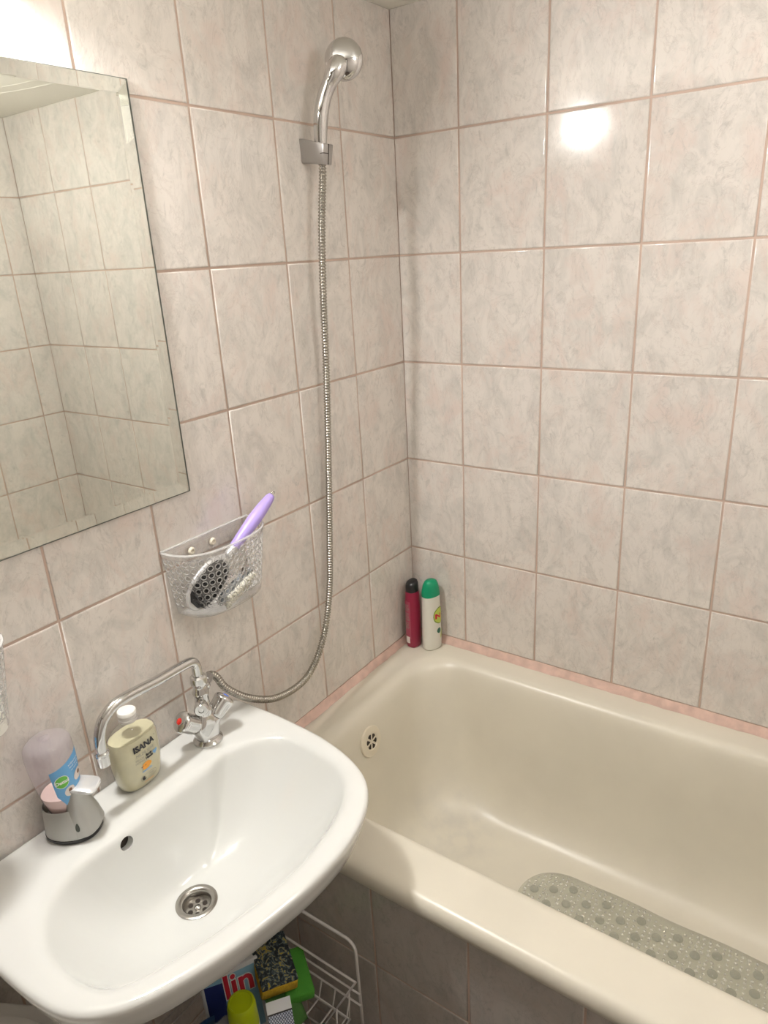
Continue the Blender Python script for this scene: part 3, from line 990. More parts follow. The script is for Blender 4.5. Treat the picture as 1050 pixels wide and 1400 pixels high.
# ------------------------------------------------------------------ lamp over the mirror
LX, LZ, LY0, LY1 = 0.047, zr(0.115), -1.125, -0.905
lamp = empty('wall_lamp', (0.0, (LY0 + LY1) / 2, LZ), 'white tube wall lamp mounted above the mirror', 'lamp')
mk('wall_mount', bevel(box((0.0005, LY0, LZ - 0.022), (0.026, LY1, LZ + 0.022)), 0.004), M['whiteplastic'], lamp, autosmooth=40)
mk('opal_tube', lathe([(0.029, LY0 + 0.02), (0.030, LY0 + 0.024), (0.030, LY1 - 0.024), (0.029, LY1 - 0.02)], (LX, 0, LZ), (0, 1, 0), 32), emit_mat('opal_glow', LAMP_COLOR, LAMP_STRENGTH), lamp, autosmooth=40)
for ya_, yb_ in ((LY0, LY0 + 0.022), (LY1 - 0.022, LY1)):
    mk('end_cap', lathe([(0.027, ya_), (0.0325, ya_ + 0.003), (0.0325, yb_ - 0.001), (0.0315, yb_)], (LX, 0, LZ), (0, 1, 0), 32), M['whiteplastic'], lamp, autosmooth=40)
cl_ = empty('ceiling_fill', (1.15, -0.62, CEIL), 'added round fill globe on the ceiling above the bathtub', 'lamp')  # added unseen globe: soft fill for the bath and the walls
mk('fill_pan', lathe([(0.150, 0.0), (0.150, -0.008), (0.050, -0.014), (0.050, -0.045), (0.130, -0.050)], (1.15, -0.62, CEIL - 0.0005), n=48, cap1=False), M['whiteplastic'], cl_, autosmooth=40)
mk('fill_globe', lathe([(0.100, -0.052), (0.130, -0.066), (0.140, -0.088), (0.137, -0.112), (0.122, -0.136), (0.096, -0.154), (0.060, -0.166), (0.0001, -0.171)], (1.15, -0.62, CEIL - 0.0005), n=48, cap1=False), emit_mat('fill_glow', LAMP_COLOR, CEILING_FILL_STRENGTH), cl_)


# ------------------------------------------------------------------ clear wall baskets
def wall_basket(name, cy, label):
    top, bot = zr(-0.722), zr(-0.850)
    root = empty(name, (0.0, cy, bot), label, 'basket', 'clear plastic baskets on the left wall')
    HW1, DP1, HW0, DP0 = 0.106, 0.088, 0.088, 0.074
    def side(t, s, off=0.0):
        """t 0..1 from the left back corner round the front to the right back corner; s 0 foot .. 1 rim"""
        hw = HW0 + (HW1 - HW0) * s; dp = DP0 + (DP1 - DP0) * s
        a = PI * (1 - t)
        c, sn = math.cos(a), math.sin(a)
        y = hw * math.copysign(abs(c) ** (2 / 2.8), c); x = dp * abs(sn) ** (2 / 2.8)
        z = bot + (top - bot) * s
        return Vector((0.0035 + x, cy + y, z))
    # equal steps along the rim
    ts = [k / 400 for k in range(401)]
    ll = [0.0]
    for a, b in zip(ts, ts[1:]): ll.append(ll[-1] + (side(b, 1) - side(a, 1)).length)
    def tt(f):
        g = f * ll[-1]
        lo = max(i for i in range(401) if ll[i] <= g + 1e-12)
        if lo >= 400: return 1.0
        return ts[lo] + (ts[lo + 1] - ts[lo]) * (g - ll[lo]) / (ll[lo + 1] - ll[lo])
    def cells(fn, nu, nv, v0, v1, r):
        V, F = [], []
        sq = 16
        for i in range(nu):
            for j in range(nv):
                b = len(V)
                for k in range(sq):
                    a = 2 * PI * k / sq
                    c, s = math.cos(a), math.sin(a)
                    m_ = max(abs(c), abs(s))
                    V.append(fn((i + .5 + .5 * c / m_) / nu, v0 + (v1 - v0) * (j + .5 + .5 * s / m_) / nv))
                for k in range(sq):
                    a = 2 * PI * k / sq
                    V.append(fn((i + .5 + r * math.cos(a)) / nu, v0 + (v1 - v0) * (j + .5 + r * math.sin(a)) / nv))
                for k in range(sq):
                    k2 = (k + 1) % sq
                    F.append((b + k, b + k2, b + sq + k2, b + sq + k))
        return V, F
    def strip(fn, nu, v0, v1):
        V = [fn(i / nu, v) for v in (v0, v1) for i in range(nu + 1)]
        return V, [(i, i + 1, nu + 2 + i, nu + 1 + i) for i in range(nu)]
    fr = lambda f, s: side(tt(min(1, max(0, f))), s)
    bk = lambda f, s: Vector((0.0035, cy + (2 * f - 1) * (HW0 + (HW1 - HW0) * s) * 0.995, bot + (top - bot) * s))
    body = join(cells(fr, 22, 7, 0.14, 0.92, 0.37), strip(fr, 64, 0.0, 0.14), strip(fr, 64, 0.92, 1.0))
    o = mk('front_wall', body, M['basket'], root, autosmooth=40)
    bm = bmesh.new(); bm.from_mesh(o.data); bmesh.ops.remove_doubles(bm, verts=bm.verts, dist=0.0002); bm.to_mesh(o.data); bm.free()
    md = o.modifiers.new('thick', 'SOLIDIFY'); md.thickness = 0.0022; md.offset = 0
    back = join(cells(bk, 14, 7, 0.14, 0.92, 0.37), strip(bk, 12, 0.0, 0.14), strip(bk, 12, 0.92, 1.0))
    o = mk('back_wall', back, M['basket'], root, smooth=False)
    bm = bmesh.new(); bm.from_mesh(o.data); bmesh.ops.remove_doubles(bm, verts=bm.verts, dist=0.0002); bm.to_mesh(o.data); bm.free()
    md = o.modifiers.new('thick', 'SOLIDIFY'); md.thickness = 0.0022; md.offset = 0
    def lips(fn, nu, nv, v0, v1, r):
        out = []
        for i in range(nu):
            for j in range(nv):
                out.append(sweep([fn((i + .5 + r * math.cos(a)) / nu, v0 + (v1 - v0) * (j + .5 + r * math.sin(a)) / nv) for a in [2 * PI * k / 14 for k in range(15)]], 0.0011, 5, cap=False))
        return join(*out)
    o = mk('hole_lips', lips(fr, 22, 7, 0.14, 0.92, 0.37), M['basketlip'], root); o['kind'] = 'stuff'
    pts = [side(k / 60, 0.0) for k in range(61)]
    cen = Vector((0.03, cy, bot - 0.002))
    rings = [[p + (cen - p) * s + Vector((0, 0, dz)) for p in pts] for s, dz in ((0.0, 0.0), (0.03, -0.003), (0.10, -0.0042), (0.98, -0.0042), (0.98, -0.002), (0.10, -0.0020), (0.04, 0.001))]
    mk('base', loft(rings, False, False), M['basketlip'], root)
    rimp = [side(k / 60, 1.0) for k in range(61)]
    mk('rim', sweep(rimp + [Vector((0.0035, cy + 0.05, top)), Vector((0.0035, cy - 0.05, top)), rimp[0]], 0.0024, 8), M['basketlip'], root)
    for dy in (-0.030, 0.022):
        sc_ = mk('screw_cap', lathe([(0.0075, 0.0), (0.0075, 0.002), (0.0058, 0.0048), (0.0032, 0.0052), (0.0030, 0.0030), (0.0001, 0.0030)], (0.0047, cy + dy - 0.010, top - 0.021), (1, 0, 0), 20), M['ivory'], root)
    return root, bot - 0.0022


bk1, bfloor = wall_basket('wall_basket', -0.705, 'clear plastic wall basket holding the purple-handled hairbrush')
bk2, _ = wall_basket('wall_basket', -1.222, 'clear plastic wall basket cut off by the left picture edge')

# things in the baskets
hb = empty('hairbrush', (0.05, -0.76, bfloor + 0.03), 'hairbrush with purple handle and silver head leaning in clear basket', 'hairbrush')
hA, hB = Vector((0.050, -0.800, zr(-0.826))), Vector((0.062, -0.572, zr(-0.676)))     # tip of head, end of handle
hdv = (hB - hA); hl = hdv.length; hdir = hdv.normalized()
bn = Vector((0.80, -0.12, 0.0)); bn = (bn - hdir * bn.dot(hdir)).normalized()       # bristle side looks to the room
bw = hdir.cross(bn).normalized()
def hbp(l, w_, n_): return hA + hdir * l + bw * w_ + bn * n_
rings = []
for l, w_, t in ((0.000, 0.006, 0.003), (0.004, 0.014, 0.005), (0.014, 0.024, 0.006), (0.030, 0.031, 0.0065), (0.055, 0.0335, 0.0065), (0.080, 0.031, 0.0065), (0.098, 0.024, 0.006), (0.110, 0.015, 0.006), (0.120, 0.009, 0.006)):
    rings.append([hbp(l, p[0], p[1] - 0.004) for p in sell(w_, t, 2.6, 28)])
mk('head', loft(rings), M['brushmetal'], hb)
rings = []
for l, w_, t in ((0.008, 0.010, 0.002), (0.018, 0.022, 0.0035), (0.034, 0.0275, 0.004), (0.056, 0.029, 0.004), (0.080, 0.0265, 0.004), (0.096, 0.019, 0.003), (0.104, 0.010, 0.002)):
    rings.append([hbp(l, p[0], 0.0022 + p[1]) for p in sell(w_, t, 2.3, 24)])
mk('cushion', loft(rings), M['black'], hb)
br = []
for i in range(15):
    for j in range(9):
        l = 0.014 + i * 0.006; ww = (j - 4) * 0.006
        wmax = 0.026 * math.sqrt(max(0, 1 - ((l - 0.056) / 0.05) ** 2))
        if abs(ww) > wmax: continue
        br.append(sweep([hbp(l, ww, 0.005), hbp(l, ww, 0.019)], [0.0007, 0.0005], 5))
o = mk('bristles', join(*br), M['bristle'], hb); o['kind'] = 'stuff'
mk('ferrule', lathe([(0.0078, 0.116), (0.0085, 0.122), (0.0088, 0.138), (0.0080, 0.142)], hA - bn * 0.004, hdir, 24), M['brushmetal'], hb)
n = 30; rings = []
uu, vv, aa = frame(hdir)
for l, r in ((0.138, 0.0082), (0.142, 0.0098), (0.160, 0.0108), (0.185, 0.0122), (0.210, 0.0130), (0.232, 0.0124), (0.250, 0.0108), (0.262, 0.0092), (0.268, 0.0070), (0.270, 0.001)):
    g = 0.07 if (0.14 < l < 0.175 or 0.24 < l < 0.266) else 0.0
    rings.append([hA - bn * 0.004 + hdir * l + (uu * math.cos(2 * PI * j / n) + vv * math.sin(2 * PI * j / n)) * r * (1 - g * (j % 2)) for j in range(n)])
mk('handle', loft(rings), M['purple'], hb)
e = hA - bn * 0.004 + hdir * 0.270
mk('hanging_loop', sweep([e + uu * 0.004 * math.cos(t) + hdir * (0.002 + 0.006 * math.sin(t)) for t in [PI * k / 12 for k in range(13)]], 0.0009, 8), M['steel'], hb)

nb = empty('nail_brush', (0.050, -0.700, bfloor), 'slate nail brush with white bristles in clear basket', 'brush')
nA = Vector((0.061, -0.744, bfloor + 0.0165)); nd = Vector((-0.05, 1.0, 0.30)).normalized()
nu = Vector((0.75, 0.0, -0.55)); nu = (nu - nd * nu.dot(nd)).normalized(); nw = nd.cross(nu)
rings = []
for l, w_, t in ((0.0, 0.010, 0.005), (0.005, 0.018, 0.007), (0.018, 0.022, 0.008), (0.072, 0.022, 0.008), (0.088, 0.016, 0.007), (0.095, 0.007, 0.005)):
    rings.append([nA + nd * l + nw * p[0] + nu * p[1] for p in sell(w_, t, 2.6, 24)])
mk('brush_body', loft(rings), M['greyblue'], nb)
br = []; rng = random.Random(11)
for i in range(17):
    for j in range(7):
        p = nA + nd * (0.012 + i * 0.0044) + nw * ((j - 3) * 0.0053) + nu * 0.007
        q_ = p + nu * (0.010 + rng.uniform(-.001, .001)) + nw * rng.uniform(-.002, .002) + nd * rng.uniform(-.002, .002)
        br.append(sweep([p, q_], [0.0021, 0.0019], 6))
o = mk('bristles', join(*br), M['bristlewhite'], nb); o['kind'] = 'stuff'

tw = empty('tweezers', (0.068, -0.682, bfloor), 'small dark metal tweezers standing in clear basket', 'tweezers')
tA, tB = Vector((0.066, -0.690, bfloor + 0.022)), Vector((0.074, -0.674, bfloor + 0.088))
for s in (-1, 1):
    mid = (tA + tB) / 2 + Vector((0.0, s * 0.0042, 0))
    P = spline([tA + Vector((0, s * 0.0012, 0)), mid - (tB - tA) * 0.2, mid + (tB - tA) * 0.15, tB], 6)
    mk('tweezer_arm', sweep(P, [0.0013 + 0.0012 * math.sin(PI * min(1, 1.25 * i / len(P))) for i in range(len(P))], 8), M['steel'], tw)

# white cup in the left basket
wc = empty('white_jar', (0.045, -1.165, bfloor), 'white jar inside the clear basket at the left picture edge', 'jar')
mk('jar', lathe([(0.024, 0.0003), (0.027, 0.003), (0.0275, 0.050), (0.026, 0.054)], (0.045, -1.172, bfloor), n=36), M['whiteplastic'], wc, autosmooth=40)
mk('lid', lathe([(0.0285, 0.054), (0.0285, 0.066), (0.027, 0.068), (0.0001, 0.0685)], (0.045, -1.172, bfloor), n=36, cap1=False), M['whiteplastic'], wc, autosmooth=40)

# ------------------------------------------------------------------ soap bottle
BC = Vector((0.046, -0.960, SZ + 0.0006))
bang = R(3)              # label looks towards +x turned to -y
bf = Vector((math.cos(bang), math.sin(bang), 0)); bs = Vector((-math.sin(bang), math.cos(bang), 0))   # front, sideways (right when seen from the room)
sbt = empty('soap_bottle', BC, 'clear pump-less soap bottle of cream liquid soap on basin ledge', 'bottle')
BPROF = [(0.0000, 0.0302, 0.0186), (0.0020, 0.0348, 0.0215), (0.0060, 0.0383, 0.0238), (0.0200, 0.0423, 0.0261), (0.0450, 0.0452, 0.0278), (0.0700, 0.0458, 0.0284), (0.0900, 0.0447, 0.0278), (0.1020, 0.0412, 0.0261), (0.1110, 0.0348, 0.0232), (0.1170, 0.0261, 0.0175), (0.1210, 0.0155, 0.0150), (0.1240, 0.0142, 0.0142), (0.1275, 0.0142, 0.0142)]
def bsec(z):
    for (z0, a0, b0), (z1, a1, b1) in zip(BPROF, BPROF[1:]):
        if z0 <= z <= z1:
            t = (z - z0) / (z1 - z0)
            return a0 + (a1 - a0) * t, b0 + (b1 - b0) * t
    return BPROF[-1][1:]
def bring(z, k=1.0):
    a, b = bsec(z)
    ex = 2.5 if z < 0.11 else 2.0
    return [BC + bs * p[0] * k + bf * p[1] * k + Vector((0, 0, z)) for p in sell(a, b, ex, 48)]
mk('bottle_shell', loft([bring(z) for z, _, _ in BPROF], True, False), M['clear'], sbt)
LEV = 0.099
mk('liquid_soap', loft([bring(z, 0.965) for z in [0.0015, 0.003] + [q[0] for q in BPROF if 0.005 < q[0] < LEV] + [LEV]], True, True), M['soap'], sbt, autosmooth=60)
mk('neck_collar', lathe([(0.0150, 0.1265), (0.0158, 0.128), (0.0158, 0.1315), (0.0146, 0.1325), (0.0146, 0.1345), (0.0154, 0.1355), (0.0154, 0.139)], BC, n=36), M['greyplastic'], sbt, autosmooth=40)
mk('cap', lathe([(0.0150, 0.139), (0.0156, 0.1395), (0.0154, 0.1445), (0.0145, 0.1455), (0.0105, 0.1450), (0.0080, 0.1458), (0.0001, 0.1462)], BC, n=36), M['whiteplastic'], sbt, autosmooth=40)
def bmap(u0, v0):
    """label coordinates (metres, centre of the front) onto the front of the bottle"""
    def f(u, v):
        uu_, vv_ = u + u0, v + v0
        a, b = bsec(vv_)
        q_ = min(0.98, abs(uu_) / a)
        return BC + bs * uu_ + bf * (b * (1 - q_ ** 2.5) ** (1 / 2.5) + 0.0004) + Vector((0, 0, vv_))
    return f
UC = 0.001
mk('brand_lettering', text_vf('ISANA', 0.0155, bmap(UC, 0.0835), 0.0007, xs=0.98), M['inkblack'], sbt, smooth=False)
mk('registered_mark', blob_vf(ell(0, 0, 0.0008, 0.0008, 10), bmap(UC + 0.0245, 0.089)), M['inkblack'], sbt, smooth=False)
mk('lettering', text_vf('MILDE SEIFE', 0.0084, bmap(UC, 0.0705), 0.0, xs=0.86), M['inkgrey'], sbt, smooth=False)
mk('lettering', join(text_vf('MILCH', 0.0055, bmap(UC - 0.013, 0.0625), 0), text_vf('HONIG', 0.0055, bmap(UC - 0.013, 0.0570), 0)), M['inkgrey'], sbt, smooth=False)
mk('lettering', join(text_vf('Body', 0.0060, bmap(UC + 0.006, 0.0628), 0.0004), text_vf('Hands', 0.0060, bmap(UC + 0.006, 0.0570), 0.0004)), M['inkblack'], sbt, smooth=False)
mk('orange_emblem', blob_vf([(0.0095 * math.cos(t) * (1 + .12 * math.cos(3 * t)), 0.0068 * math.sin(t) * (1 + .1 * math.sin(2 * t))) for t in [2 * PI * k / 28 for k in range(28)]], bmap(UC - 0.002, 0.0445)), M['orange'], sbt, smooth=False)
mk('dark_emblem_stroke', blob_vf([(-0.006, -0.001), (0.004, -0.0002), (0.004, 0.0008), (-0.006, 0.0006)], bmap(UC - 0.007, 0.0455)), M['brown'], sbt, smooth=False)
mk('blue_emblem_band', blob_vf([(-0.011, -0.0014), (0.011, -0.0010), (0.009, 0.0012), (-0.009, 0.0010)], bmap(UC - 0.002, 0.0350)), M['inkblue'], sbt, smooth=False)
heart = [(0.0052 * (16 * math.sin(t) ** 3) / 16, 0.0052 * (13 * math.cos(t) - 5 * math.cos(2 * t) - 2 * math.cos(3 * t) - math.cos(4 * t)) / 15) for t in [2 * PI * k / 30 for k in range(30)]]
mk('blue_heart', blob_vf(heart, bmap(UC + 0.0195, 0.0585)), M['inkblue'], sbt, smooth=False)
def pill(u, v, a, b, th):
    o_ = [(a * math.copysign(abs(math.cos(t)) ** .5, math.cos(t)), b * math.copysign(abs(math.sin(t)) ** .8, math.sin(t))) for t in [2 * PI * k / 36 for k in range(36)]]
    f = bmap(u, v)
    V_ = [f(*p) for p in o_] + [f(p[0] * (1 - th / a), p[1] * (1 - th / b)) for p in o_]
    return V_, [(k, (k + 1) % 36, 36 + (k + 1) % 36, 36 + k) for k in range(36)]
mk('pill_outline', pill(UC, 0.0215, 0.0165, 0.0062, 0.0006), M['inkgrey'], sbt, smooth=False)
mk('swirl_emblem', blob_vf([(-0.0045, 0.001), (-0.001, 0.0042), (0.002, 0.003), (0.000, 0.0005), (0.004, -0.001), (0.0005, -0.0042), (-0.003, -0.003)], bmap(UC - 0.0100, 0.0215)), M['inkblack'], sbt, smooth=False)
mk('lettering', join(text_vf('Pflege', 0.0044, bmap(UC + 0.005, 0.0235), 0), text_vf('für die Haut', 0.0034, bmap(UC + 0.006, 0.0192), 0)), M['inkgrey'], sbt, smooth=False)
mk('red_line', blob_vf([(-0.010, -0.0004), (0.010, -0.0004), (0.010, 0.0004), (-0.010, 0.0004)], bmap(UC, 0.0120)), M['orange'], sbt, smooth=False)

# ------------------------------------------------------------------ soap dispenser
DC = Vector((0.050, -1.090, SZ + 0.0004))
dang = R(34)
df_ = Vector((math.cos(dang), math.sin(dang), 0)); ds = Vector((-math.sin(dang), math.cos(dang), 0))
dsp = empty('soap_dispenser', DC, 'silver automatic soap dispenser with clear refill and blue label', 'soap dispenser')
def dring(z, a, b, sh=0.0, ex=2.2, N=48, org=None, up=UP):
    return [(org or DC) + df_ * (p[0] * 0.90 + sh) + ds * p[1] * 0.86 + up * z for p in sell(a, b, ex, N)]
mk('base_ring', loft([dring(0.0, 0.046, 0.038), dring(0.003, 0.0485, 0.0405), dring(0.008, 0.0490, 0.0410), dring(0.009, 0.047, 0.039)]), M['black'], dsp, autosmooth=40)
mk('housing', loft([dring(0.0085, 0.0482, 0.0402), dring(0.012, 0.0485, 0.0405), dring(0.030, 0.0445, 0.0385, -0.002), dring(0.048, 0.0385, 0.0350, -0.006), dring(0.056, 0.0355, 0.0330, -0.008), dring(0.0570, 0.0345, 0.0320, -0.008), dring(0.054, 0.0330, 0.0305, -0.008), dring(0.040, 0.030, 0.028, -0.008)], True, True), M['silverplastic'], dsp, autosmooth=50)
neck = []
for z, a, b, sh in ((0.012, 0.026, 0.0375, 0.0215), (0.030, 0.0225, 0.0345, 0.0195), (0.050, 0.0175, 0.0300, 0.0165), (0.068, 0.0140, 0.0250, 0.0150), (0.082, 0.0135, 0.0205, 0.0160), (0.087, 0.0140, 0.0195, 0.0175)):
    neck.append(dring(z, a, b, sh, 2.6))
mk('nozzle_column', loft(neck), M['silverplastic'], dsp, autosmooth=50)
pl_ = []
for z, a, b, sh in ((0.0865, 0.0245, 0.0185, 0.0265), (0.0885, 0.0265, 0.0205, 0.0270), (0.0915, 0.0265, 0.0205, 0.0270), (0.0930, 0.0250, 0.0190, 0.0268)):
    ring_ = []
    for p in sell(a, b, 4.0, 48):
        t = (p[0] + a) / (2 * a)
        ring_.append(DC + df_ * (p[0] + sh) + ds * p[1] * (0.86 + 0.14 * t) + UP * (z - 0.006 * t * t))
    pl_.append(ring_)
mk('nozzle_plate', loft(pl_), M['bright'], dsp, autosmooth=50)
# drop-shaped sensor window on the side that looks into the room
sv = (-ds * 0.98 + df_ * 0.25).normalized()
dp0 = DC + df_ * 0.024 - ds * 0.0375 + UP * 0.030
su = UP.cross(sv).normalized() * 1
V_ = []
for k in range(20):
    t = 2 * PI * k / 20
    V_.append((0.0042 * math.sin(t) * (1 - 0.45 * (0.5 + 0.5 * math.cos(t))), 0.0072 * math.cos(t)))
M['sensor'] = mat('sensor_window', (0.05, 0.06, 0.05), 0.15)
def on_shell(target, u, v, org, dirn, lift=0.0004):
    p = org + su * u + UP * v - dirn * -0.05
    base = wloc(target)
    ok, loc, nor, _ = target.ray_cast(p - base, -dirn)
    if ok: return loc + base + dirn * lift
    return org + su * u + UP * v
colo = [o for o in dsp.children if o.name.startswith('nozzle_column')][0]
mk('sensor_window', blob_vf(V_, lambda u, v: on_shell(colo, u, v, dp0, sv)), M['sensor'], dsp, smooth=False)
# refill: upside-down bottle leaning back
rax = (UP - df_ * 0.06 + ds * 0.02).normalized()
RO = DC - df_ * 0.006 + UP * 0.042
rs = rax.cross(df_).normalized(); rf = rs.cross(rax).normalized()
RP = [(0.0, 0.020, 0.019), (0.010, 0.0235, 0.0225), (0.030, 0.0290, 0.0265), (0.060, 0.0320, 0.0315), (0.090, 0.0340, 0.0350), (0.114, 0.0338, 0.0362), (0.124, 0.0325, 0.0350), (0.1285, 0.0300, 0.0325), (0.131, 0.026, 0.0285), (0.132, 0.001, 0.001)]
def rsec(z):
    for (z0, a0, b0), (z1, a1, b1) in zip(RP, RP[1:]):
        if z0 <= z <= z1:
            t = (z - z0) / (z1 - z0); return a0 + (a1 - a0) * t, b0 + (b1 - b0) * t
    return RP[-1][1:]
def rring(z, k=1.0, N=48):
    a, b = rsec(z)
    return [RO + rf * p[0] * k - rs * p[1] * k + rax * z for p in sell(a, b, 2.3, N)]
rfl = mk('refill_bottle', loft([rring(z) for z, _, _ in RP]), M['smoky'], dsp, autosmooth=60)
def lvl(k, zz):
    """soap surface stays level although the refill leans"""
    out = []
    for j in range(48):
        lo, hi = 0.0, 0.10
        for _ in range(24):
            m_ = (lo + hi) / 2
            if rring(m_, k)[j].z < zz: lo = m_
            else: hi = m_
        out.append(rring(lo, k)[j])
    return out
mk('pink_soap', loft([rring(0.001, 0.95), rring(0.010, 0.95), lvl(0.95, DC.z + 0.066), lvl(0.95, DC.z + 0.078)]), M['pinksoap'], rfl, autosmooth=60)
mk('pour_dimple', lathe([(0.008, 0.1335), (0.0065, 0.1370), (0.0001, 0.1378)], RO, rax, 20, False, False), M['smoky'], rfl)
def rmap(th0, z0):
    """u metres round the bottle from angle th0, v metres along it"""
    def f(u, v):
        z = v + z0
        a, b = rsec(max(0.0, min(0.13, z)))
        th = th0 - u / 0.035
        c, s = math.cos(th), math.sin(th)
        ex = 2.3
        px = a * math.copysign(abs(c) ** (2 / ex), c); py = b * math.copysign(abs(s) ** (2 / ex), s)
        d = (rf * c - rs * s)
        return RO + rf * px - rs * py + rax * z + d * 0.0005
    return f
TH0 = 0.0
def grid_vf(pts_uv_rows, mapper):
    n_ = len(pts_uv_rows[0])
    V_ = [mapper(*p) for r in pts_uv_rows for p in r]
    return V_, [(i * n_ + j, i * n_ + j + 1, (i + 1) * n_ + j + 1, (i + 1) * n_ + j) for i in range(len(pts_uv_rows) - 1) for j in range(n_ - 1)]
LT = R(24)               # middle of the label round the refill
lm = rmap(LT, 0.060)
def lab_rows():
    rows_ = []
    for i in range(11):
        v = -0.042 + 0.080 * i / 10
        hw = 0.012 + 0.018 * min(1, i / 4)
        rows_.append([(-hw + 2 * hw * j / 14, v + 0.012 * (j / 14 - .5)) for j in range(15)])
    return rows_
mk('label_sticker', grid_vf(lab_rows(), lm), M['skyblue'], rfl)
def lift(mp, e=0.0004):
    c = RO
    def f(u, v):
        p = mp(u, v)
        d = (p - c); d = (d - rax * d.dot(rax)).normalized()
        return p + d * e
    return f
mk('green_emblem', blob_vf(ell(-0.015, 0.010, 0.0125, 0.0115), lift(lm)), M['inkwhite'], rfl, smooth=False)
mk('green_emblem', blob_vf(ell(-0.015, 0.010, 0.0115, 0.0105), lift(lm, 0.0007)), M['logogreen'], rfl, smooth=False)
mk('lettering', text_vf('Dettol', 0.0085, lift(rmap(LT, 0.060 + 0.010), 0.0011) if False else (lambda u, v: lift(lm, 0.0011)(u - 0.015, v + 0.010)), 0.0003), M['inkwhite'], rfl, smooth=False)
mk('lettering', join(text_vf('antibacterial', 0.0048, lambda u, v: lift(lm, 0.0007)(u + 0.013, v + 0.031), 0), text_vf('hand wash', 0.0048, lambda u, v: lift(lm, 0.0007)(u + 0.013, v + 0.0255), 0), text_vf('no touch', 0.0042, lambda u, v: lift(lm, 0.0007)(u + 0.013, v + 0.020), 0)), M['inkwhite'], rfl, smooth=False)
for cu_, cv_ in ((-0.006, -0.012), (0.018, 0.004)):
    mk('oval_picture', blob_vf(ell(cu_, cv_, 0.0105, 0.0085, rot=0.3), lift(lm, 0.0005)), M['skin'], rfl, smooth=False)
    mk('oval_centre', blob_vf(ell(cu_ + 0.001, cv_ + 0.002, 0.0035, 0.0032, rot=0.3), lift(lm, 0.0009)), M['brown'], rfl, smooth=False)

# ------------------------------------------------------------------ bottles on the corner of the bath
def tall_bottle(name, c, ang, prof, capprof, mbody, mcap, label, ex=2.4):
    f = Vector((math.cos(ang), math.sin(ang), 0)); s = Vector((-math.sin(ang), math.cos(ang), 0))
    c = Vector(c)
    root = empty(name, c, label, 'bottle', 'bottles on the bath corner')
    sec = lambda P: [[c + s * p[0] + f * (p[1] + sh) + UP * (z + tilt * p[0]) for p in sell(a, b, ex, 44)] for z, a, b, sh, tilt in P]
    mk('bottle_body', loft(sec(prof)), mbody, root, autosmooth=55)
    mk('cap', loft(sec(capprof)), mcap, root, autosmooth=55)
    def mapper(u0, z0, side_):
        def g(u, v):
            z = v + z0
            for p, q_ in zip(prof, prof[1:]):
                if p[0] <= z <= q_[0]:
                    t = (z - p[0]) / (q_[0] - p[0]); a = p[1] + (q_[1] - p[1]) * t; b = p[2] + (q_[2] - p[2]) * t
                    break
            else:
                a, b = prof[-1][1:3]
            x = min(0.985 * a, max(-0.985 * a, u + u0))
            return c + s * x + f * side_ * (b * (1 - (abs(x) / a) ** ex) ** (1 / ex) + 0.0005) + UP * z
        return g
    return root, mapper


BZ = RIM + 0.0004
# the crimson bottle turns its narrow side to the room
cb, cmap = tall_bottle('shower_gel_bottle', (0.034, -0.058, BZ), R(-8),
    [(0.0, 0.016, 0.0140, 0, 0), (0.002, 0.019, 0.0160, 0, 0), (0.006, 0.0205, 0.0175, 0, 0), (0.05, 0.0215, 0.0182, 0, 0), (0.13, 0.0215, 0.0182, 0, 0), (0.155, 0.0205, 0.0176, 0, 0), (0.168, 0.0185, 0.0168, 0, 0), (0.170, 0.0180, 0.0165, 0, 0)],
    [(0.1702, 0.0178, 0.0160, 0, 0.0), (0.172, 0.0180, 0.0163, 0, 0.05), (0.192, 0.0170, 0.0155, 0, 0.20), (0.198, 0.0150, 0.0135, 0, 0.24), (0.200, 0.010, 0.009, 0, 0.24), (0.2005, 0.001, 0.001, 0, 0.24)],
    M['crimson'], M['black'], 'slim crimson bottle with black cap in the bath corner')
UPM = lambda p: p
def side_map(c, ang, a, b, ex, th0, z0, off=0.0005):
    f = Vector((math.cos(ang), math.sin(ang), 0)); s = Vector((-math.sin(ang), math.cos(ang), 0))
    c = Vector(c)
    def g(u, v):
        th = th0 - u / ((a + b) / 2)
        cs, sn = math.cos(th), math.sin(th)
        return c + s * (a + off) * math.copysign(abs(cs) ** (2 / ex), cs) + f * (b + off) * math.copysign(abs(sn) ** (2 / ex), sn) + UP * (v + z0)
    return g
cm = side_map((0.034, -0.058, BZ), R(-8), 0.0216, 0.0183, 2.4, R(190), 0.0)
mk('back_label', grid_vf([[(-0.011 + 0.022 * j / 10, 0.03 + 0.115 * i / 8) for j in range(11)] for i in range(9)], cm), M['crimsonlabel'], cb)
cm2 = side_map((0.034, -0.058, BZ), R(-8), 0.0216, 0.0183, 2.4, R(190), 0.0, 0.0009)
rng = random.Random(5)
mk('small_print', join(*[grid_vf([[(-0.0095 + (0.019 * rng.uniform(0.7, 1.0)) * j / 6, z + dz) for j in range(7)] for dz in (0, 0.0012)], cm2) for z in [0.062 + 0.0042 * k for k in range(18) if k not in (5, 12)]]), M['inkgrey'], cb, smooth=False)
mk('barcode_patch', grid_vf([[(-0.008 + 0.015 * j / 8, 0.016 + 0.020 * i / 2) for j in range(9)] for i in range(3)], cm2), M['skin'], cb)
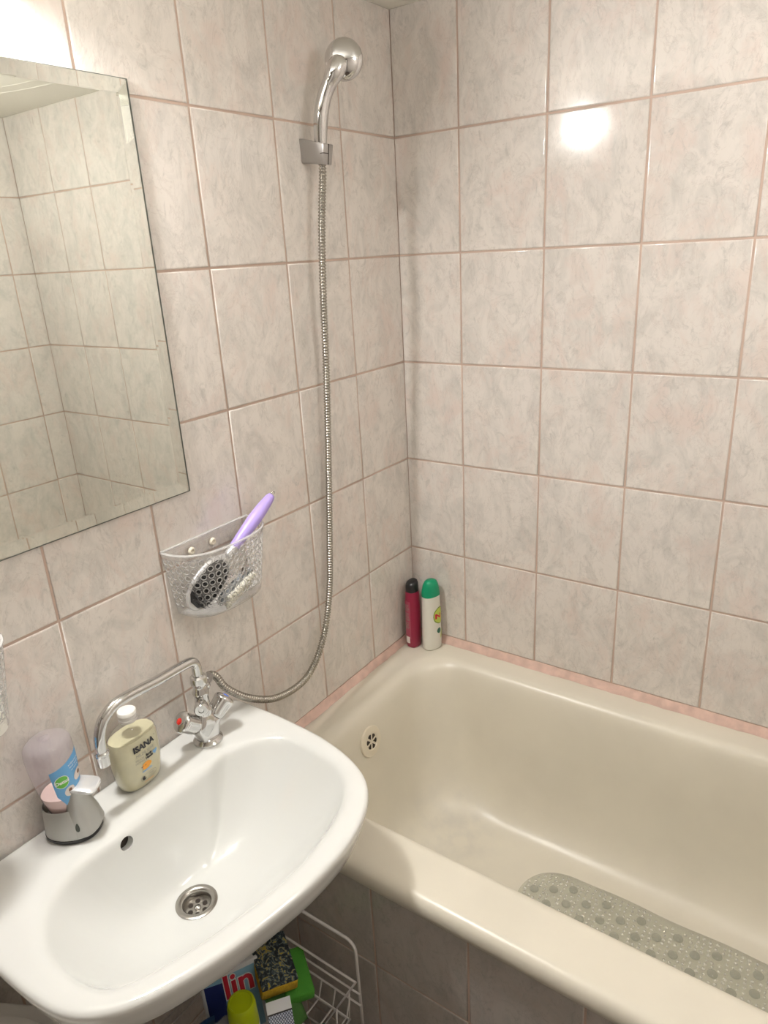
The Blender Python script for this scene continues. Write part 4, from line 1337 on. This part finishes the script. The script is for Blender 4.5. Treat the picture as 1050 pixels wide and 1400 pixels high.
gb, gmap = tall_bottle('shampoo_bottle', (0.084, -0.043, BZ), R(-20),
    [(0.0, 0.023, 0.0155, 0, 0), (0.002, 0.026, 0.0180, 0, 0), (0.006, 0.0275, 0.0195, 0, 0), (0.03, 0.0285, 0.0205, 0, 0), (0.12, 0.0268, 0.0195, 0, 0), (0.155, 0.0262, 0.0188, 0, 0), (0.166, 0.0262, 0.0188, 0, 0)],
    [(0.163, 0.0268, 0.0194, 0, 0.0), (0.168, 0.0268, 0.0194, 0, 0.0), (0.182, 0.0250, 0.0180, 0, 0.0), (0.196, 0.0215, 0.0160, 0, 0.0), (0.205, 0.0170, 0.0130, 0.001, 0), (0.209, 0.0110, 0.009, 0.001, 0), (0.210, 0.001, 0.001, 0.001, 0)],
    M['shampoo'], M['greencap'], 'white shampoo bottle with green cap beside the crimson bottle')
gm = lambda off: side_map((0.084, -0.043, BZ), R(-20), 0.0272, 0.0199, 2.4, R(62), 0.0, off)
mk('oval_emblem', blob_vf(ell(0, 0.104, 0.0175, 0.0255), gm(0.0004)), M['limeedge'], gb)
mk('oval_emblem', blob_vf(ell(0, 0.104, 0.0155, 0.0232), gm(0.0008)), M['lime'], gb)
mk('lettering', text_vf('N', 0.020, lambda u, v: gm(0.0012)(u - 0.006, v + 0.103), 0.0008), M['inkred'], gb, smooth=False)
mk('leaf_print', blob_vf(ell(-0.004, 0.058, 0.0062, 0.0085), gm(0.0008)), M['darkgreen'], gb)
mk('leaf_print', blob_vf(ell(0.008, 0.048, 0.0045, 0.018, rot=-0.35), gm(0.0008)), M['lime'], gb)

# ------------------------------------------------------------------ wire rack under the basin
rack = empty('wire_rack', (0.21, -0.96, 0.0), 'white wire rack on the floor between basin and bath panel', 'rack')
RX0, RX1, RY0, RY1 = 0.040, 0.368, -1.13, -0.800
def wire(pts, r=0.0022, n=8): return sweep(pts, r, n)
def hoop(y):
    zt = zr(-1.437)
    c = 0.022
    P = [(RX0, y, 0.0)] + [(RX0, y, zt - c)]
    for k in range(1, 7):
        a = R(90 * k / 6); P.append((RX0 + c - c * math.cos(a), y, zt - c + c * math.sin(a)))
    P.append((RX1 - c, y, zt))
    for k in range(1, 7):
        a = R(90 * k / 6); P.append((RX1 - c + c * math.sin(a), y, zt - c + c * math.cos(a)))
    P.append((RX1 + 0.004, y, 0.0))
    return P
for y in (RY0, RY1):
    mk('side_hoop', wire(hoop(y), 0.0030, 10), M['wire'], rack)
for ti, (zt, zb) in enumerate(((zr(-1.530), zr(-1.625)), (0.16, 0.07))):
    ya, yb = RY0 + 0.008, RY1 - 0.008
    bx_ = empty('wire_basket', (0.2, -0.96, zb)); bx_.parent = rack; bx_.location = Vector((0.2, -0.96, zb)) - rack.location
    rect = lambda z, i=0.0: [(RX0 + i, ya + i, z), (RX1 - i, ya + i, z), (RX1 - i, yb - i, z), (RX0 + i, yb - i, z), (RX0 + i, ya + i, z)]
    mk('rim_wire', wire(rect(zt), 0.0029), M['wire'], bx_)
    for k in range(1, 3):
        mk('side_wire', wire([(RX0 - 0.004, yb + 0.002, zt - 0.030 * k), (RX1 + 0.006, yb + 0.002, zt - 0.030 * k)], 0.0020), M['wire'], bx_)
        mk('side_wire', wire([(RX0, ya, zt - 0.030 * k), (RX1, ya, zt - 0.030 * k)], 0.0020), M['wire'], bx_)
    mk('base_frame_wire', wire(rect(zb, 0.012), 0.0022), M['wire'], bx_)
    for k in range(9):
        x = RX0 + 0.03 + k * (RX1 - RX0 - 0.05) / 8
        mk('cross_wire', wire([(x, ya, zt), (x, ya + 0.012, zb), (x, yb - 0.012, zb), (x, yb, zt - 0.06)], 0.0017, 6), M['wire'], bx_)
    for k in range(8):
        y = ya + 0.03 + k * (yb - ya - 0.05) / 7
        mk('front_wire', wire([(RX1, y, zt), (RX1 - 0.012, y + 0.006, zb), (RX1 - 0.10, y + 0.006, zb)], 0.0017, 6), M['wire'], bx_)

BF = zr(-1.625) + 0.0042
# things in the top basket
def soft_box(c, sx, sy, sz, yaw, pitch=0.0, roll=0.0, bev=0.004):
    m_ = Matrix.Translation(Vector(c)) @ Matrix.Rotation(yaw, 4, 'Z') @ Matrix.Rotation(pitch, 4, 'Y') @ Matrix.Rotation(roll, 4, 'X')
    return xf(bevel(box((-sx / 2, -sy / 2, -sz / 2), (sx / 2, sy / 2, sz / 2)), bev, 2), m_)
SCALE_ITEMS = True
gs = mk('green_sponge', soft_box((0.250, -0.850, zr(-1.548)), 0.095, 0.055, 0.024, R(-34), R(6), R(-5)), M['greensponge'], org=(0.250, -0.850, zr(-1.56)))
tag(gs, 'bright green sponge under the yellow patterned sponge', 'sponge')
ys = empty('scouring_sponge', (0.225, -0.875, BF + 0.05), 'yellow sponge with dark patterned scouring top in the rack', 'sponge')
YM = dict(yaw=R(-32), pitch=R(8), roll=R(-6))
YC = Vector((0.225, -0.878, zr(-1.508)))
mk('foam', soft_box(YC, 0.100, 0.070, 0.026, **YM), M['sponge'], ys)
rm = Matrix.Rotation(YM['yaw'], 4, 'Z') @ Matrix.Rotation(YM['pitch'], 4, 'Y') @ Matrix.Rotation(YM['roll'], 4, 'X')
mk('scouring_face', soft_box(YC + (rm @ Vector((0, 0, 0.0155))), 0.099, 0.069, 0.006, **YM, bev=0.002), M['scour'], ys)
# cloth hanging over the things below
V_, F_ = [], []
for i in range(13):
    for j in range(9):
        a, b = i / 12, j / 8
        V_.append((0.240 + 0.062 * a, -0.925 + 0.060 * b - 0.012 * a, zr(-1.532) - 0.06 * a * a + 0.004 * math.sin(7 * b + 3 * a)))
    
for i in range(12):
    for j in range(8):
        q0 = i * 9 + j; F_.append((q0, q0 + 1, q0 + 10, q0 + 9))
gc = mk('green_cloth', (V_, F_), M['greencloth'], org=(0.29, -0.89, BF)); tag(gc, 'dark green cleaning cloth draped below the sponges', 'cloth')
md = gc.modifiers.new('thick', 'SOLIDIFY'); md.thickness = 0.003

can = empty('spray_can', (0.256, -0.985, BF), 'spray can with lime green cap under the basin front', 'spray can')
CZ = zr(-1.455)
mk('can_body', lathe([(0.026, 0.0), (0.0265, 0.003), (0.0265, CZ - BF - 0.058), (0.022, CZ - BF - 0.050), (0.022, CZ - BF - 0.047)], (0.256, -0.985, BF), n=32), M['canbody'], can, autosmooth=40)
mk('cap', lathe([(0.0262, -0.0555), (0.0262, -0.050), (0.0250, -0.010), (0.0238, -0.003), (0.0215, 0.0), (0.0195, 0.0), (0.0185, -0.0018), (0.0001, -0.0018)], (0.256, -0.985, CZ), n=36), M['limecap'], can, autosmooth=40)

bxr = empty('detergent_box', (0.215, -0.925, BF), 'white and navy cardboard box with red lettering behind the spray can', 'box')
by_, bp_, br_ = R(-34), 0.0, 0.0
bxc = Vector((0.184, -0.946, BF + 0.070))
Mb = Matrix.Translation(bxc) @ Matrix.Rotation(R(-28), 4, 'Z') @ Matrix.Rotation(R(-18), 4, 'Y')
mk('carton', xf(bevel(box((-0.014, -0.055, -0.068), (0.014, 0.055, 0.068)), 0.0015, 1), Mb), M['boxwhite'], bxr, smooth=False)
def face(u, v): return tuple(Mb @ Vector((0.0144, u, v)))
def face2(u, v): return tuple(Mb @ Vector((0.0148, u, v)))
mk('blue_panel', blob_vf([(-0.050, -0.06), (0.046, -0.06), (0.046, 0.060), (-0.050, 0.060)], face), M['boxsky'], bxr, smooth=False)
mk('navy_panel', blob_vf([(-0.050, -0.06), (-0.012, -0.05), (-0.018, 0.0), (-0.012, 0.05), (-0.050, 0.055)], face2), M['navy'], bxr, smooth=False)
mk('lettering', text_vf('lin', 0.062, lambda u, v: tuple(Mb @ Vector((0.0152, u + 0.012, v + 0.036))), 0.0032), M['inkwhite'], bxr, smooth=False)
mk('lettering', text_vf('lin', 0.062, lambda u, v: tuple(Mb @ Vector((0.0156, u + 0.012, v + 0.036))), 0.0014), M['inkred'], bxr, smooth=False)

# blue refill bag at the left, and a checked cloth roll at the right
def pouch(c, w_, h, yaw, lean):
    V1 = []
    n1, n2 = 10, 10
    Mx = Matrix.Translation(Vector(c)) @ Matrix.Rotation(yaw, 4, 'Z') @ Matrix.Rotation(lean, 4, 'Y')
    for s in (1, -1):
        for i in range(n1 + 1):
            for j in range(n2 + 1):
                a, b = i / n1, j / n2
                th = 0.016 * math.sin(PI * a) ** 0.6 * (1 - b) ** 0.7 + 0.0008
                V1.append(tuple(Mx @ Vector((s * th + 0.002 * math.sin(9 * a + 4 * b), (a - .5) * w_, b * h))))
    F1 = []
    for s in range(2):
        o_ = s * (n1 + 1) * (n2 + 1)
        for i in range(n1):
            for j in range(n2):
                q0 = o_ + i * (n2 + 1) + j
                F1.append((q0, q0 + 1, q0 + n2 + 2, q0 + n2 + 1))
    return V1, F1
pb = mk('refill_pouch', pouch((0.172, -1.040, BF), 0.080, 0.132, R(-20), R(12)), mat('pouch_blue', (0.03, 0.10, 0.26), 0.35, var=0.7, vscale=38), org=(0.172, -1.04, BF))
tag(pb, 'blue patterned plastic pouch under the basin front edge', 'pouch')
fb = mk('film_bag', pouch((0.212, -1.010, BF), 0.045, 0.130, R(-25), R(6)), M['bag'], org=(0.212, -1.010, BF))
tag(fb, 'crumpled clear plastic bag between blue pouch and box', 'bag')
Mc = Matrix.Translation(Vector((0.316, -0.952, zr(-1.535)))) @ Matrix.Rotation(R(-38), 4, 'Z') @ Matrix.Rotation(R(32), 4, 'Y')
cc = empty('checked_packet', (0.316, -0.952, BF), 'checked grey and white packet beside the green cloth', 'packet')
mk('packet_body', xf(bevel(box((-0.055, -0.022, -0.006), (0.055, 0.022, 0.0)), 0.002, 1), Mc), M['check'], cc, smooth=False)
mk('white_band', xf(box((-0.0552, -0.0222, -0.0002), (-0.036, 0.0222, 0.0006)), Mc), M['boxwhite'], cc, smooth=False)
mk('black_stripe', xf(box((-0.036, -0.0222, -0.0002), (-0.0335, 0.0222, 0.0006)), Mc), M['inkblack'], cc, smooth=False)

# laundry bin past the basin
lb = empty('laundry_bin', (0.190, -1.396, 0.0), 'grey plastic laundry bin with round lid at lower left', 'bin')
def lring(z, h, r): 
    m_ = Matrix.Translation(Vector((0.190, -1.396, 0))) @ Matrix.Rotation(R(28), 4, 'Z')
    return [tuple(m_ @ Vector(p)) for p in rrect(0, 0, h, h, r, z, 8)]
LT_ = zr(-1.255)
mk('bin_body', loft([lring(0, 0.135, 0.03), lring(0.02, 0.14, 0.03), lring(LT_ - 0.02, 0.165, 0.035), lring(LT_ - 0.004, 0.168, 0.036), lring(LT_, 0.164, 0.034)]), M['greyplastic'], lb, autosmooth=40)
mk('lid', lathe([(0.142, 0.0), (0.145, 0.004), (0.142, 0.009), (0.12, 0.013), (0.0001, 0.016)], (0.190, -1.396, LT_), n=56), M['greyplastic'], lb, autosmooth=40)
